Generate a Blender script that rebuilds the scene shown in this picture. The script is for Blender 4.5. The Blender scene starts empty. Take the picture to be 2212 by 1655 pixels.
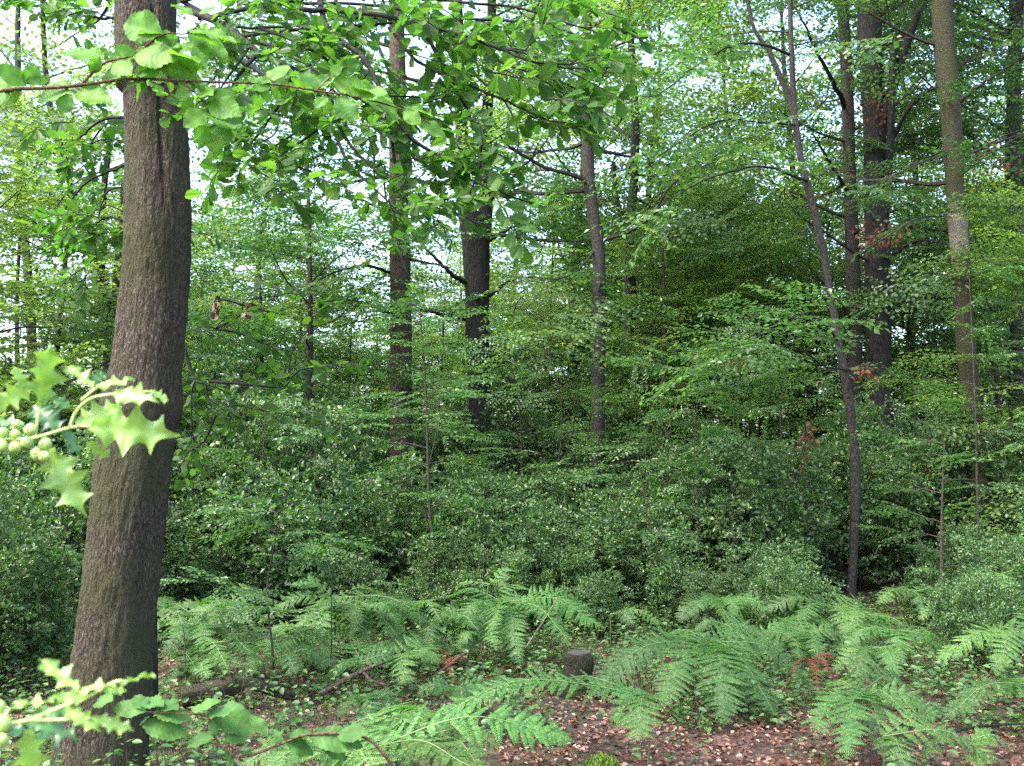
import bpy, math, random
import numpy as np
from mathutils import Vector, Matrix, noise

R = math.radians
sc = bpy.context.scene
C = sc.collection

# ------------------------------------------------------------------ camera, sky, sun, exposure
CAM_H = 1.6
PITCH = R(5.2)
FPX = 2218.0                      # focal length in pixels of a 2212 px wide picture
cam_d = bpy.data.cameras.new("camera")
cam = bpy.data.objects.new("camera", cam_d)
C.objects.link(cam)
cam.location = (0, 0, CAM_H)
cam.rotation_euler = (R(90) + PITCH, 0, 0)
cam_d.sensor_width = 36.0
cam_d.lens = 36.0 * FPX / 2212.0
cam_d.clip_start = 0.05
cam_d.clip_end = 600
cam_d.dof.use_dof = True
cam_d.dof.focus_distance = 9.0
cam_d.dof.aperture_fstop = 21
sc.camera = cam

SUN_EL, SUN_AZ = R(57), R(238)    # azimuth from +Y (the view) towards +X
w = bpy.data.worlds.new("World")
sc.world = w
w.use_nodes = True
nt = w.node_tree
sky = nt.nodes.new('ShaderNodeTexSky')
sky.sky_type = 'NISHITA'
sky.sun_disc = False
sky.sun_elevation = SUN_EL
sky.sun_rotation = SUN_AZ
sky.air_density = 1.0
sky.dust_density = 4.0
sky.ozone_density = 0.8
nt.links.new(sky.outputs[0], nt.nodes['Background'].inputs[0])
nt.nodes['Background'].inputs[1].default_value = 0.15
sun_d = bpy.data.lights.new("sun", 'SUN')
sun_d.energy = 1.1
sun_d.angle = R(25)
sun_d.color = (1.0, 0.95, 0.86)
sun = bpy.data.objects.new("sun", sun_d)
C.objects.link(sun)
sdir = Vector((math.sin(SUN_AZ) * math.cos(SUN_EL), math.cos(SUN_AZ) * math.cos(SUN_EL), math.sin(SUN_EL)))
sun.rotation_euler = sdir.to_track_quat('Z', 'Y').to_euler()
sun.location = sdir * 60
sc.view_settings.view_transform = 'Standard'
sc.view_settings.look = 'None'
sc.view_settings.exposure = 2.8
sc.view_settings.gamma = 1
sc.view_settings.use_curve_mapping = False
sc.render.engine = 'CYCLES'
cy = sc.cycles
cy.max_bounces = 7
cy.diffuse_bounces = 4
cy.glossy_bounces = 2
cy.transmission_bounces = 4
cy.transparent_max_bounces = 4
cy.caustics_reflective = False
cy.caustics_refractive = False
cy.use_denoising = False
try:
    cy.denoiser = 'OPENIMAGEDENOISE'
    cy.denoising_prefilter = 'ACCURATE'
except Exception:
    pass
cy.use_adaptive_sampling = True
cy.adaptive_threshold = 0.01
cy.sample_clamp_indirect = 6.0

# ------------------------------------------------------------------ pixel <-> world
_cp, _sp = math.cos(PITCH), math.sin(PITCH)
def P(x, y, d):
    """the point at horizontal distance d (metres ahead) seen at picture position x, y (2212 x 1655)"""
    u = (x - 1106) / FPX
    v = (827.5 - y) / FPX
    dy = _cp - v * _sp
    dz = _sp + v * _cp
    s = d / dy
    return np.array((u * s, d, CAM_H + dz * s))
def proj(p):
    x, y, z = p[0], p[1], p[2] - CAM_H
    fw = y * _cp + z * _sp
    up = -y * _sp + z * _cp
    return 1106 + FPX * x / fw, 827.5 - FPX * up / fw
def gz(x, y):
    return 0.09 * noise.noise(Vector((x * 0.35, y * 0.35, 3.1))) + 0.035 * noise.noise(Vector((x * 1.3, y * 1.3, 7.7)))
def pxm(px, d):
    return px * d / FPX

# ------------------------------------------------------------------ mesh building
class Proto:
    def __init__(s, V, L, T, M):
        s.V, s.L, s.T, s.M = np.asarray(V, float), np.asarray(L, int), np.asarray(T, int), np.asarray(M, int)
def proto(verts, faces, mat=0):
    return Proto(verts, [i for f in faces for i in f], [len(f) for f in faces], [mat] * len(faces))
class MB:
    def __init__(s):
        s.V, s.L, s.T, s.M, s.n = [], [], [], [], 0
    def add(s, pr, mat=None):
        s.V.append(pr.V); s.L.append(pr.L + s.n); s.T.append(pr.T)
        s.M.append(pr.M if mat is None else np.full(len(pr.T), mat)); s.n += len(pr.V)
    def many(s, pr, A, pos, mat=None):
        """A (n,3,3) columns are the axes of each copy"""
        n = len(pos)
        if n == 0: return
        k = len(pr.V)
        V = np.einsum('nij,kj->nki', A, pr.V) + pos[:, None, :]
        s.V.append(V.reshape(-1, 3))
        s.L.append((pr.L[None, :] + (np.arange(n) * k)[:, None]).ravel() + s.n)
        s.T.append(np.tile(pr.T, n))
        s.M.append(np.tile(pr.M, n) if mat is None else np.full(n * len(pr.T), mat))
        s.n += n * k
    def proto(s):
        return Proto(np.concatenate(s.V), np.concatenate(s.L), np.concatenate(s.T), np.concatenate(s.M))
    def mesh(s, name, mats, smooth=False, offset=None):
        p = s.proto()
        V = p.V if offset is None else p.V - np.asarray(offset)
        me = bpy.data.meshes.new(name)
        me.vertices.add(len(V)); me.vertices.foreach_set('co', V.astype(np.float32).ravel())
        me.loops.add(len(p.L)); me.loops.foreach_set('vertex_index', p.L.astype(np.int32))
        me.polygons.add(len(p.T))
        st = np.concatenate(([0], np.cumsum(p.T)[:-1])).astype(np.int32)
        me.polygons.foreach_set('loop_start', st)
        me.polygons.foreach_set('loop_total', p.T.astype(np.int32))
        me.polygons.foreach_set('material_index', p.M.astype(np.int32))
        me.polygons.foreach_set('use_smooth', np.full(len(p.T), smooth))
        for m in mats: me.materials.append(m)
        me.update(calc_edges=True)
        me.validate()
        return me
    def build(s, name, mats, parent=None, smooth=False):
        off = None if parent is None else np.array(parent.matrix_world.translation if parent.parent is None else parent.parent.location)
        me = s.mesh(name, mats if isinstance(mats, (list, tuple)) else [mats], smooth, off)
        o = bpy.data.objects.new(name, me)
        C.objects.link(o)
        if parent is not None: o.parent = parent
        return o
def tag(o, label=None, cat=None, group=None, kind=None):
    if label: o['label'] = label
    if cat: o['category'] = cat
    if group: o['group'] = group
    if kind: o['kind'] = kind
    return o
def empty(name, loc, label, cat, group=None):
    o = bpy.data.objects.new(name, None)
    o.empty_display_size = 0.2
    C.objects.link(o)
    o.location = loc
    o.matrix_world = Matrix.Translation(Vector(loc))
    return tag(o, label, cat, group)
def copy_tree(o, loc, rz=0, scale=1, label=None, group=None):
    c = o.copy(); C.objects.link(c)
    c.location = loc; c.rotation_euler = (0, 0, rz)
    c.scale = (scale, scale, scale) if not hasattr(scale, '__len__') else scale
    if label: c['label'] = label
    if group: c['group'] = group
    for ch in list(o.children):
        d = ch.copy(); C.objects.link(d); d.parent = c
    return c

def norm(v):
    return v / (np.linalg.norm(v, axis=-1, keepdims=True) + 1e-12)
def smooth_path(pts, n):
    """Catmull-Rom through pts (any number of columns), n samples"""
    P_ = np.asarray(pts, float)
    if len(P_) == 2:
        t = np.linspace(0, 1, n)[:, None]
        return P_[0] * (1 - t) + P_[1] * t
    Q = np.vstack([2 * P_[0] - P_[1], P_, 2 * P_[-1] - P_[-2]])
    m = len(P_) - 1
    out = []
    for t in np.linspace(0, m, n):
        i = min(int(t), m - 1); f = t - i
        a, b, c, d = Q[i], Q[i + 1], Q[i + 2], Q[i + 3]
        out.append(0.5 * ((2 * b) + (-a + c) * f + (2 * a - 5 * b + 4 * c - d) * f * f + (-a + 3 * b - 3 * c + d) * f ** 3))
    return np.array(out)
def tube(pts, rad, sides=6, cap=True, bump=None, mat=0):
    pts = np.asarray(pts, float); n = len(pts)
    rad = np.broadcast_to(np.asarray(rad, float), (n,))
    tan = norm(np.gradient(pts, axis=0))
    ref = np.array((0, 0, 1.0)) if abs(tan[0][2]) < 0.8 else np.array((0, 1.0, 0))
    u = norm(np.cross(tan, ref)); v = np.cross(tan, u)
    a = np.linspace(0, 2 * np.pi, sides, endpoint=False)
    rr = rad[:, None] * np.ones((1, sides))
    if bump is not None: rr = rr + bump(pts, a, rad)
    V = pts[:, None, :] + rr[..., None] * (np.cos(a)[None, :, None] * u[:, None, :] + np.sin(a)[None, :, None] * v[:, None, :])
    V = V.reshape(-1, 3)
    i = np.arange(n - 1)[:, None] * sides; j = np.arange(sides)[None, :]; k = (j + 1) % sides
    F = np.stack([i + j, i + k, i + sides + k, i + sides + j], -1).reshape(-1, 4)
    L = F.ravel(); T = np.full(len(F), 4)
    if cap:
        L = np.concatenate([L, np.arange(sides)[::-1], (n - 1) * sides + np.arange(sides)])
        T = np.concatenate([T, [sides, sides]])
    return Proto(V, L, T, np.full(len(T), mat))

# ------------------------------------------------------------------ materials
def new_mat(name):
    m = bpy.data.materials.new(name); m.use_nodes = True
    t = m.node_tree; t.nodes.clear()
    return m, t, t.nodes, t.links
def ramp(n, stops):
    r = n.new('ShaderNodeValToRGB')
    e = r.color_ramp.elements
    while len(e) < len(stops): e.new(0.5)
    for el, (p, c) in zip(e, stops):
        el.position = p; el.color = (*c, 1)
    return r
def leaf_mat(name, stops, trans, tmix=0.4, rough=0.42, spec=0.45, objvar=0.15, veins=False):
    m, t, n, l = new_mat(name)
    g = n.new('ShaderNodeNewGeometry')
    rp = ramp(n, stops); l.new(g.outputs['Random Per Island'], rp.inputs[0])
    oi = n.new('ShaderNodeObjectInfo')
    hs = n.new('ShaderNodeHueSaturation')
    mr = n.new('ShaderNodeMapRange'); mr.inputs[3].default_value = 1 - objvar; mr.inputs[4].default_value = 1 + objvar
    l.new(oi.outputs['Random'], mr.inputs[0]); l.new(mr.outputs[0], hs.inputs['Value'])
    mh = n.new('ShaderNodeMapRange'); mh.inputs[3].default_value = .5 - objvar * .075; mh.inputs[4].default_value = .5 + objvar * .02
    wn = n.new('ShaderNodeTexWhiteNoise'); wn.noise_dimensions = '1D'; l.new(oi.outputs['Random'], wn.inputs['W']); l.new(wn.outputs['Value'], mh.inputs[0]); l.new(mh.outputs[0], hs.inputs['Hue'])
    l.new(rp.outputs[0], hs.inputs['Color'])
    p = n.new('ShaderNodeBsdfPrincipled'); p.inputs['Roughness'].default_value = rough
    p.inputs['Specular IOR Level'].default_value = spec
    l.new(hs.outputs[0], p.inputs['Base Color'])
    tr = n.new('ShaderNodeBsdfTranslucent')
    mx = n.new('ShaderNodeMix'); mx.data_type = 'RGBA'; mx.blend_type = 'MULTIPLY'; mx.inputs[0].default_value = 1
    sc_ = n.new('ShaderNodeVectorMath'); sc_.operation = 'MULTIPLY'
    l.new(hs.outputs[0], sc_.inputs[0]); sc_.inputs[1].default_value = trans
    l.new(sc_.outputs[0], tr.inputs['Color'])
    ms = n.new('ShaderNodeMixShader'); ms.inputs[0].default_value = tmix
    l.new(p.outputs[0], ms.inputs[1]); l.new(tr.outputs[0], ms.inputs[2])
    o = n.new('ShaderNodeOutputMaterial'); l.new(ms.outputs[0], o.inputs[0])
    if veins:
        cn = n.new('ShaderNodeTexNoise'); cn.inputs['Scale'].default_value = 45; cn.inputs['Detail'].default_value = 5
        cm = n.new('ShaderNodeMapRange'); cm.inputs[1].default_value = .3; cm.inputs[2].default_value = .7; cm.inputs[3].default_value = .62; cm.inputs[4].default_value = 1.3
        ct = n.new('ShaderNodeTexCoord'); l.new(ct.outputs['Object'], cn.inputs['Vector']); l.new(cn.outputs[0], cm.inputs[0])
        cv = n.new('ShaderNodeVectorMath'); cv.operation = 'SCALE'; l.new(hs.outputs[0], cv.inputs[0]); l.new(cm.outputs[0], cv.inputs['Scale'])
        l.new(cv.outputs[0], p.inputs['Base Color']); l.new(cv.outputs[0], sc_.inputs[0])
        tc = n.new('ShaderNodeTexCoord'); nz = n.new('ShaderNodeTexNoise'); nz.inputs['Scale'].default_value = 60
        l.new(tc.outputs['Object'], nz.inputs['Vector'])
        bp = n.new('ShaderNodeBump'); bp.inputs['Strength'].default_value = 0.25; bp.inputs['Distance'].default_value = 0.004
        l.new(nz.outputs[0], bp.inputs['Height']); l.new(bp.outputs[0], p.inputs['Normal'])
    return m
def bark_mat(name, dark, mid, pale, scale=28, stretch=0.22, moss=None, moss_amt=0.0, patch=None, bump=0.6):
    m, t, n, l = new_mat(name)
    tc = n.new('ShaderNodeTexCoord'); mp = n.new('ShaderNodeMapping'); mp.inputs['Scale'].default_value = (1, 1, stretch)
    l.new(tc.outputs['Object'], mp.inputs[0])
    n1 = n.new('ShaderNodeTexNoise'); n1.inputs['Scale'].default_value = scale * 0.35; n1.inputs['Detail'].default_value = 4
    l.new(mp.outputs[0], n1.inputs['Vector'])
    dv = n.new('ShaderNodeVectorMath'); dv.operation = 'MULTIPLY_ADD'
    l.new(n1.outputs['Color'], dv.inputs[0]); dv.inputs[1].default_value = (0.05, 0.05, 0.05); l.new(mp.outputs[0], dv.inputs[2])
    vo = n.new('ShaderNodeTexVoronoi'); vo.feature = 'DISTANCE_TO_EDGE'; vo.inputs['Scale'].default_value = scale
    l.new(dv.outputs[0], vo.inputs['Vector'])
    n2 = n.new('ShaderNodeTexNoise'); n2.inputs['Scale'].default_value = scale * 2.2; n2.inputs['Detail'].default_value = 5; n2.inputs['Roughness'].default_value = 0.7
    l.new(mp.outputs[0], n2.inputs['Vector'])
    r1 = ramp(n, [(0.0, dark), (0.18, mid), (0.6, mid)]); l.new(vo.outputs[0], r1.inputs[0])
    r2 = ramp(n, [(0.52, (0, 0, 0)), (0.68, (1, 1, 1))]); l.new(n2.outputs[0], r2.inputs[0])
    mx = n.new('ShaderNodeMix'); mx.data_type = 'RGBA'
    l.new(r2.outputs[0], mx.inputs[0]); l.new(r1.outputs[0], mx.inputs[6]); mx.inputs[7].default_value = (*pale, 1)
    col = mx.outputs[2]
    if moss:
        n3 = n.new('ShaderNodeTexNoise'); n3.inputs['Scale'].default_value = 3.0; n3.inputs['Detail'].default_value = 6
        l.new(tc.outputs['Object'], n3.inputs['Vector'])
        r3 = ramp(n, [(0.5 - moss_amt * 0.3, (0, 0, 0)), (0.75 - moss_amt * 0.3, (1, 1, 1))]); l.new(n3.outputs[0], r3.inputs[0])
        m3 = n.new('ShaderNodeMix'); m3.data_type = 'RGBA'
        l.new(r3.outputs[0], m3.inputs[0]); l.new(col, m3.inputs[6]); m3.inputs[7].default_value = (*moss, 1)
        col = m3.outputs[2]
    if patch:      # a pale band of bare bark between two heights
        z0, z1, pc = patch
        sx = n.new('ShaderNodeSeparateXYZ'); l.new(tc.outputs['Object'], sx.inputs[0])
        n4 = n.new('ShaderNodeTexNoise'); n4.inputs['Scale'].default_value = 7; n4.inputs['Detail'].default_value = 7; n4.inputs['Roughness'].default_value = .7
        l.new(tc.outputs['Object'], n4.inputs['Vector'])
        a = n.new('ShaderNodeMath'); a.operation = 'MULTIPLY_ADD'; l.new(n4.outputs[0], a.inputs[0]); a.inputs[1].default_value = 1.3; l.new(sx.outputs[2], a.inputs[2])
        b = n.new('ShaderNodeMath'); b.operation = 'SUBTRACT'; l.new(a.outputs[0], b.inputs[0]); b.inputs[1].default_value = (z0 + z1) / 2 + 0.65
        c = n.new('ShaderNodeMath'); c.operation = 'ABSOLUTE'; l.new(b.outputs[0], c.inputs[0])
        r4 = ramp(n, [(max(0, (z1 - z0) / 2 - 0.05), (1, 1, 1)), ((z1 - z0) / 2 + 0.12, (0, 0, 0))]); l.new(c.outputs[0], r4.inputs[0])
        m4 = n.new('ShaderNodeMix'); m4.data_type = 'RGBA'; m4.inputs[7].default_value = (*pc, 1)
        m5 = n.new('ShaderNodeMath'); m5.operation = 'MULTIPLY'; l.new(r4.outputs[0], m5.inputs[0]); m5.inputs[1].default_value = 0.7
        l.new(m5.outputs[0], m4.inputs[0]); l.new(col, m4.inputs[6]); col = m4.outputs[2]
    p = n.new('ShaderNodeBsdfPrincipled'); p.inputs['Roughness'].default_value = 0.85; p.inputs['Specular IOR Level'].default_value = 0.25
    l.new(col, p.inputs['Base Color'])
    ad = n.new('ShaderNodeMath'); ad.operation = 'ADD'; l.new(vo.outputs[0], ad.inputs[0]); l.new(n2.outputs[0], ad.inputs[1])
    bp = n.new('ShaderNodeBump'); bp.inputs['Strength'].default_value = bump; bp.inputs['Distance'].default_value = 0.03
    l.new(ad.outputs[0], bp.inputs['Height']); l.new(bp.outputs[0], p.inputs['Normal'])
    o = n.new('ShaderNodeOutputMaterial'); l.new(p.outputs[0], o.inputs[0])
    return m

M = {}
M['beech'] = leaf_mat('beech_leaf', [(0, (.034, .092, .028)), (.5, (.05, .125, .037)), (.85, (.075, .155, .042)), (1, (.11, .18, .05))], (1.45, 1.75, .95), 0.42, 0.38, 0.5)  # base and translucency lowered; shade of the right-hand crowns is in the colour
M['beech_sunlit'] = leaf_mat('sunlit_beech_leaf', [(0, (.055, .122, .03)), (.5, (.082, .168, .038)), (1, (.13, .21, .05))], (1.9, 1.9, 1.1), 0.5, 0.45, 0.4)  # brighter leaf copy; sunlight on the farther trees is put into its colour
M['oak'] = leaf_mat('oak_leaf', [(0, (.028, .080, .017)), (.6, (.042, .115, .022)), (1, (.07, .145, .027))], (1.7, 2.1, .9), 0.5, 0.5, 0.3)
M['holly'] = leaf_mat('holly_leaf', [(0, (.034, .080, .027)), (.5, (.056, .126, .038)), (.8, (.082, .168, .046)), (1, (.14, .235, .055))], (1.5, 1.8, .8), 0.36, 0.33, 0.7)
M['fern'] = leaf_mat('bracken_frond', [(0, (.034, .106, .026)), (.5, (.052, .145, .034)), (1, (.09, .185, .036))], (1.4, 1.8, .7), 0.42, 0.48, 0.4, objvar=.28)
M['dead_fern'] = leaf_mat('dead_bracken', [(0, (.06, .022, .012)), (1, (.14, .055, .026))], (1.2, 1, .8), 0.25, 0.7, 0.2)
M['dead_leaf'] = leaf_mat('dead_leaf', [(0, (.055, .022, .012)), (.4, (.14, .056, .032)), (.8, (.26, .13, .085)), (1, (.46, .32, .25))], (1.2, 1, .8), 0.15, 0.5, 0.4)
M['wilted'] = leaf_mat('wilted_leaf', [(0, (.07, .03, .016)), (1, (.18, .08, .04))], (1.4, 1, .7), 0.35, 0.6, 0.3)
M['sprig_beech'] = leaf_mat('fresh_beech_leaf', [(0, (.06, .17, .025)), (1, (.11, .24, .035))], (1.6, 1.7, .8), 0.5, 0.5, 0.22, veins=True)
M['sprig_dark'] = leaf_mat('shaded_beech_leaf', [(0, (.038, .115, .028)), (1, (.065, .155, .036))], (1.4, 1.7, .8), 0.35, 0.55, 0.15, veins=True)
M['sprig_holly'] = leaf_mat('flash_lit_holly_leaf', [(0, (.17, .36, .05)), (1, (.27, .46, .10))], (1.2, 1.2, .9), 0.3, 0.3, 0.5, veins=True)  # sprig leaves paled: a camera flash's overexposure is put into the colour
M['sprig_holly_dark'] = leaf_mat('dark_holly_leaf', [(0, (.03, .11, .035)), (1, (.07, .18, .05))], (1.3, 1.6, .8), 0.2, 0.3, 0.5, veins=True)
M['cover'] = leaf_mat('ground_cover_leaf', [(0, (.035, .10, .03)), (.6, (.06, .15, .04)), (1, (.11, .21, .05))], (1.5, 1.7, .8), 0.3, 0.4, 0.5)
M['twig'] = bark_mat('twig_bark', (.02, .017, .014), (.05, .042, .034), (.09, .075, .06), 40, .3)
M['twig_brown'] = bark_mat('brown_twig_bark', (.06, .03, .02), (.12, .06, .04), (.2, .12, .09), 60, .3)
M['oakbark'] = bark_mat('oak_bark', (.018, .013, .009), (.062, .046, .033), (.20, .17, .14), 56, .26, (.05, .052, .022), 0.45, bump=1.0)
M['pinebark'] = bark_mat('brown_bark', (.025, .017, .013), (.075, .05, .04), (.14, .105, .085), 24, .25, bump=.8)
M['darkbark'] = bark_mat('dark_bark', (.007, .0066, .0062), (.016, .0148, .0136), (.038, .035, .032), 16, .3, bump=.5)
M['greybark'] = bark_mat('grey_bark', (.012, .0105, .009), (.036, .031, .026), (.075, .066, .056), 30, .4, bump=.5)
M['mossbark'] = bark_mat('mossy_grey_bark', (.016, .013, .009), (.05, .042, .03), (.13, .115, .09), 26, 1.1, (.042, .048, .014), 0.4, (4.95, 5.4, (.26, .22, .19)), bump=.6)
M['stumpbark'] = bark_mat('stump_bark', (.010, .008, .006), (.030, .023, .017), (.075, .06, .05), 50, .3, (.03, .04, .012), .5, bump=1)
M['palebark'] = bark_mat('pale_stem_bark', (.10, .07, .05), (.21, .15, .11), (.32, .25, .19), 30, .4)
M['stalk'] = leaf_mat('fern_stalk', [(0, (.06, .12, .03)), (1, (.10, .14, .04))], (1, 1, 1), 0.05, 0.5, 0.4)
M['hollystem'] = leaf_mat('green_holly_stem', [(0, (.36, .50, .14)), (1, (.42, .55, .18))], (1, 1, 1), 0.05, 0.4, 0.5)
M['berry'] = leaf_mat('unripe_berry', [(0, (.28, .45, .09)), (1, (.36, .50, .14))], (1, 1, 1), 0.08, 0.12, 0.8, objvar=0)

# ------------------------------------------------------------------ leaf shapes (y along the midrib, length 1)
rhomb = proto([(0, 0, 0), (-.33, .42, .06), (0, 1, -.06), (.33, .42, .06)], [(0, 2, 1), (0, 3, 2)])
def half_leaf(side):           # outline of one half: list of (x, y)
    o = [(0, 0, 0)] + [(-x, y, z) for x, y, z in side] + [(0, 1, -.08)]
    k = len(o)
    o2 = [(x, y, z) for x, y, z in side]
    V = o + o2
    mid = 0
    f1 = tuple(range(k))[::-1]
    f2 = (0,) + tuple(range(k, k + len(side))) + (k - 1,)
    return proto(V, [f1, f2])
ovate = half_leaf([(.22, .12, .04), (.34, .38, .07), (.26, .70, .03)])
hollyl = half_leaf([(.20, .10, .03), (.17, .22, .0), (.34, .40, .10), (.22, .55, .0), (.27, .74, .08), (.10, .84, -.02)])
oakl = half_leaf([(.06, .10, .0), (.17, .22, .05), (.15, .29, .02), (.30, .45, .08), (.26, .52, .03), (.38, .68, .08), (.30, .75, .03), (.27, .88, .05), (.13, .95, .0)])

rng = np.random.default_rng(7)
random.seed(7)
def frames(direction, normal, size):
    """(n,3,3) with columns x, y=direction, z~normal times size"""
    y = norm(direction); x = norm(np.cross(y, normal)); z = np.cross(x, y)
    return np.stack([x, y, z], -1) * np.asarray(size)[:, None, None]
def put_leaves(mb, leaf, base, direction, normal, size, mat=0):
    mb.many(leaf, frames(direction, normal, size), base, mat)

UP = np.array((0, 0, 1.0))
def rand_unit(n, r=rng):
    return norm(r.normal(size=(n, 3)))

# ------------------------------------------------------------------ sprays (leafy shoots lying along +X, z up)
def make_beech_spray(seed, L=1.1, leaf=.082, step=.05, lp=rhomb, jit=.38, sides=10):
    r = np.random.default_rng(seed)
    mb = MB()
    ax = [np.array((t * L, .05 * L * math.sin(t * 4 + seed), -.13 * L * t * t)) for t in np.linspace(0, 1, 7)]
    ax = np.array(ax)
    twigs = [ax]
    for k in range(sides):
        t = .12 + .80 * k / sides
        p = smooth_path(ax, 50)[int(t * 49)]
        a = (1 if k % 2 else -1) * (R(48) + r.normal() * .12)
        l2 = L * (.52 * (1 - t) + .13) * r.uniform(.8, 1.15)
        d = np.array((math.cos(a), math.sin(a), r.normal() * .08))
        twigs.append(np.array([p + d * l2 * s + np.array((.10 * l2 * s * s, 0, -.14 * l2 * s * s)) for s in np.linspace(0, 1, 4)]))
    B, D, N, S = [], [], [], []
    for i, tw in enumerate(twigs):
        mb.add(tube(tw, np.linspace(.0045 if i == 0 else .003, .0015, len(tw)), 3, cap=False), 1)
        ln = np.sum(np.linalg.norm(np.diff(tw, axis=0), axis=1))
        n = max(3, int(ln / step))
        pp = smooth_path(tw, n + 1)
        tg = norm(np.gradient(pp, axis=0))
        for j in range(n + 1):
            if i == 0 and j < n * .15: continue
            s = 1 if j % 2 else -1
            side = norm(np.cross(UP, tg[j])) * s
            d = norm(tg[j] * r.uniform(.4, .9) + side * (1 if j < n else .1) + r.normal(size=3) * .16 + np.array((0, 0, -.12)))
            B.append(pp[j]); D.append(d); N.append(UP + r.normal(size=3) * jit); S.append(leaf * r.uniform(.7, 1.15))
    put_leaves(mb, lp, np.array(B), np.array(D), np.array(N), np.array(S), 0)
    return mb.proto()
def make_holly_spray(seed, L=.3, leaf=.064):
    r = np.random.default_rng(seed)
    mb = MB()
    ax = smooth_path([(0, 0, 0), (L * .5, r.normal() * .03, .02), (L, r.normal() * .05, r.normal() * .04)], 6)
    tw = [ax]
    for k in range(3):
        p = ax[1 + k]; a = (1 if k % 2 else -1) * R(45)
        d = norm(np.array((math.cos(a), math.sin(a) * .8, r.normal() * .4)))
        tw.append(np.array([p, p + d * L * .25, p + d * L * r.uniform(.4, .55)]))
    B, D, N, S = [], [], [], []
    for t in tw:
        mb.add(tube(t, np.linspace(.004, .002, len(t)), 3, cap=False), 1)
        pp = smooth_path(t, 9 if t is ax else 6); tg = norm(np.gradient(pp, axis=0))
        for j in range(1, len(pp)):
            for q in range(2 if j == len(pp) - 1 else 1):
                d = norm(tg[j] * .7 + rand_unit(1, r)[0] * .8)
                B.append(pp[j]); D.append(d); N.append(UP * .8 + r.normal(size=3) * .55); S.append(leaf * r.uniform(.7, 1.2))
    put_leaves(mb, hollyl, np.array(B), np.array(D), np.array(N), np.array(S), 0)
    return mb.proto()
def make_oak_spray(seed, L=.34, leaf=.094, lp=oakl, n=13):
    r = np.random.default_rng(seed)
    mb = MB()
    ax = smooth_path([(0, 0, 0), (L * .5, r.normal() * .03, .01), (L, r.normal() * .05, -.05)], 6)
    mb.add(tube(ax, np.linspace(.004, .002, 6), 4, cap=False), 1)
    B, D, N, S = [], [], [], []
    for j in range(n):
        t = min(1, .25 + .8 * j / n)
        p = ax[min(5, int(t * 5.01))]
        a = j * 2.4 + r.normal() * .3
        out = np.array((.45, math.cos(a) * .9, math.sin(a) * .35 - .12))
        d = norm(out + r.normal(size=3) * .15)
        B.append(p + d * .012); D.append(d); N.append(UP + r.normal(size=3) * .4); S.append(leaf * r.uniform(.65, 1.2))
    put_leaves(mb, lp, np.array(B), np.array(D), np.array(N), np.array(S), 0)
    return mb.proto()
BEECH = [make_beech_spray(10 + i, L=1.0 + .12 * i) for i in range(5)]
BEECHL = [make_beech_spray(30 + i, L=1.0, lp=ovate, leaf=.078) for i in range(4)]
FAR = [make_beech_spray(20 + i, L=1.5, leaf=.135, step=.1) for i in range(4)]
HOLLY = [make_holly_spray(40 + i) for i in range(5)]
OAK = [make_oak_spray(50 + i) for i in range(5)]
HAZEL = [make_oak_spray(60 + i, leaf=.09, lp=ovate, n=9) for i in range(4)]

def put_sprays(mb, protos, pos, direc, r, roll=.32, smin=.75, smax=1.2, flat=.55, mats=None):
    """lay sprays at pos along direc, flattened towards the horizontal"""
    pos = np.array(pos); d = np.array(direc)
    d = norm(d * np.array((1, 1, flat)) + r.normal(size=d.shape) * .12)
    up = norm(UP + r.normal(size=d.shape) * roll)
    y = norm(np.cross(up, d)); z = np.cross(d, y)
    s = r.uniform(smin, smax, len(pos))
    A = np.stack([d, y, z], -1) * s[:, None, None]
    which = r.integers(0, len(protos), len(pos))
    for k, pr in enumerate(protos):
        m = which == k
        mb.many(pr, A[m], pos[m])

# where the photograph's crowns open to the sky: (x, y, rx, ry, openness)
GAPS = [(935, 560, 60, 95, .95), (790, 400, 80, 80, .85), (1650, 30, 85, 85, .97), (1590, 350, 80, 70, .75), (1390, 400, 60, 60, .5),
        (170, 600, 70, 90, .8), (100, 130, 90, 90, .45), (60, 420, 80, 120, .5), (450, 500, 60, 110, .55), (1160, 340, 70, 120, .55),
        (660, 410, 80, 60, .45), (1700, 190, 60, 50, .4), (620, 690, 40, 40, .4)]
GAPS = [(a, b, c, d, e * .85) for a, b, c, d, e in GAPS]
CLEAR = [([(868, 1000), (866, 700), (861, 450), (858, 200)], 17, 45, .7), ([(1040, 1000), (1032, 750), (1028, 540), (1010, 300)], 18, 50, .65), ([(1290, 950), (1293, 700), (1285, 480), (1266, 160)], 16.5, 35, .6), ([(1348, 900), (1360, 600), (1370, 300)], 21, 40, .85),
         ([(1846, 1000), (1845, 700), (1836, 400), (1820, 0)], 20, 45, .45), ([(1902, 900), (1898, 600), (1890, 300), (1878, 0)], 19, 50, .45), ([(2108, 1000), (2078, 620), (2054, 240), (2034, 0)], 14.5, 50, .3), ([(2196, 950), (2187, 500), (2194, 0)], 22, 40, .6), ([(230, 700), (205, 560), (160, 430)], 16, 40, .6)]
def keep(p, r):
    x, y = proj(p)
    for pl, d, w_, pr in CLEAR:
        if p[1] < d - .25 and pl[-1][1] < y < pl[0][1]:
            tx = np.interp(-y, [-q[1] for q in pl], [q[0] for q in pl])
            if abs(x - tx) < w_ * d / p[1] and r.random() < pr: return False
    if x > 1740: return True
    for gx, gy, rx, ry, o in GAPS:
        q = ((x - gx) / rx) ** 2 + ((y - gy) / ry) ** 2
        if q < 1.6 and r.random() < o * min(1, 1.6 - q): return False
    return True

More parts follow.
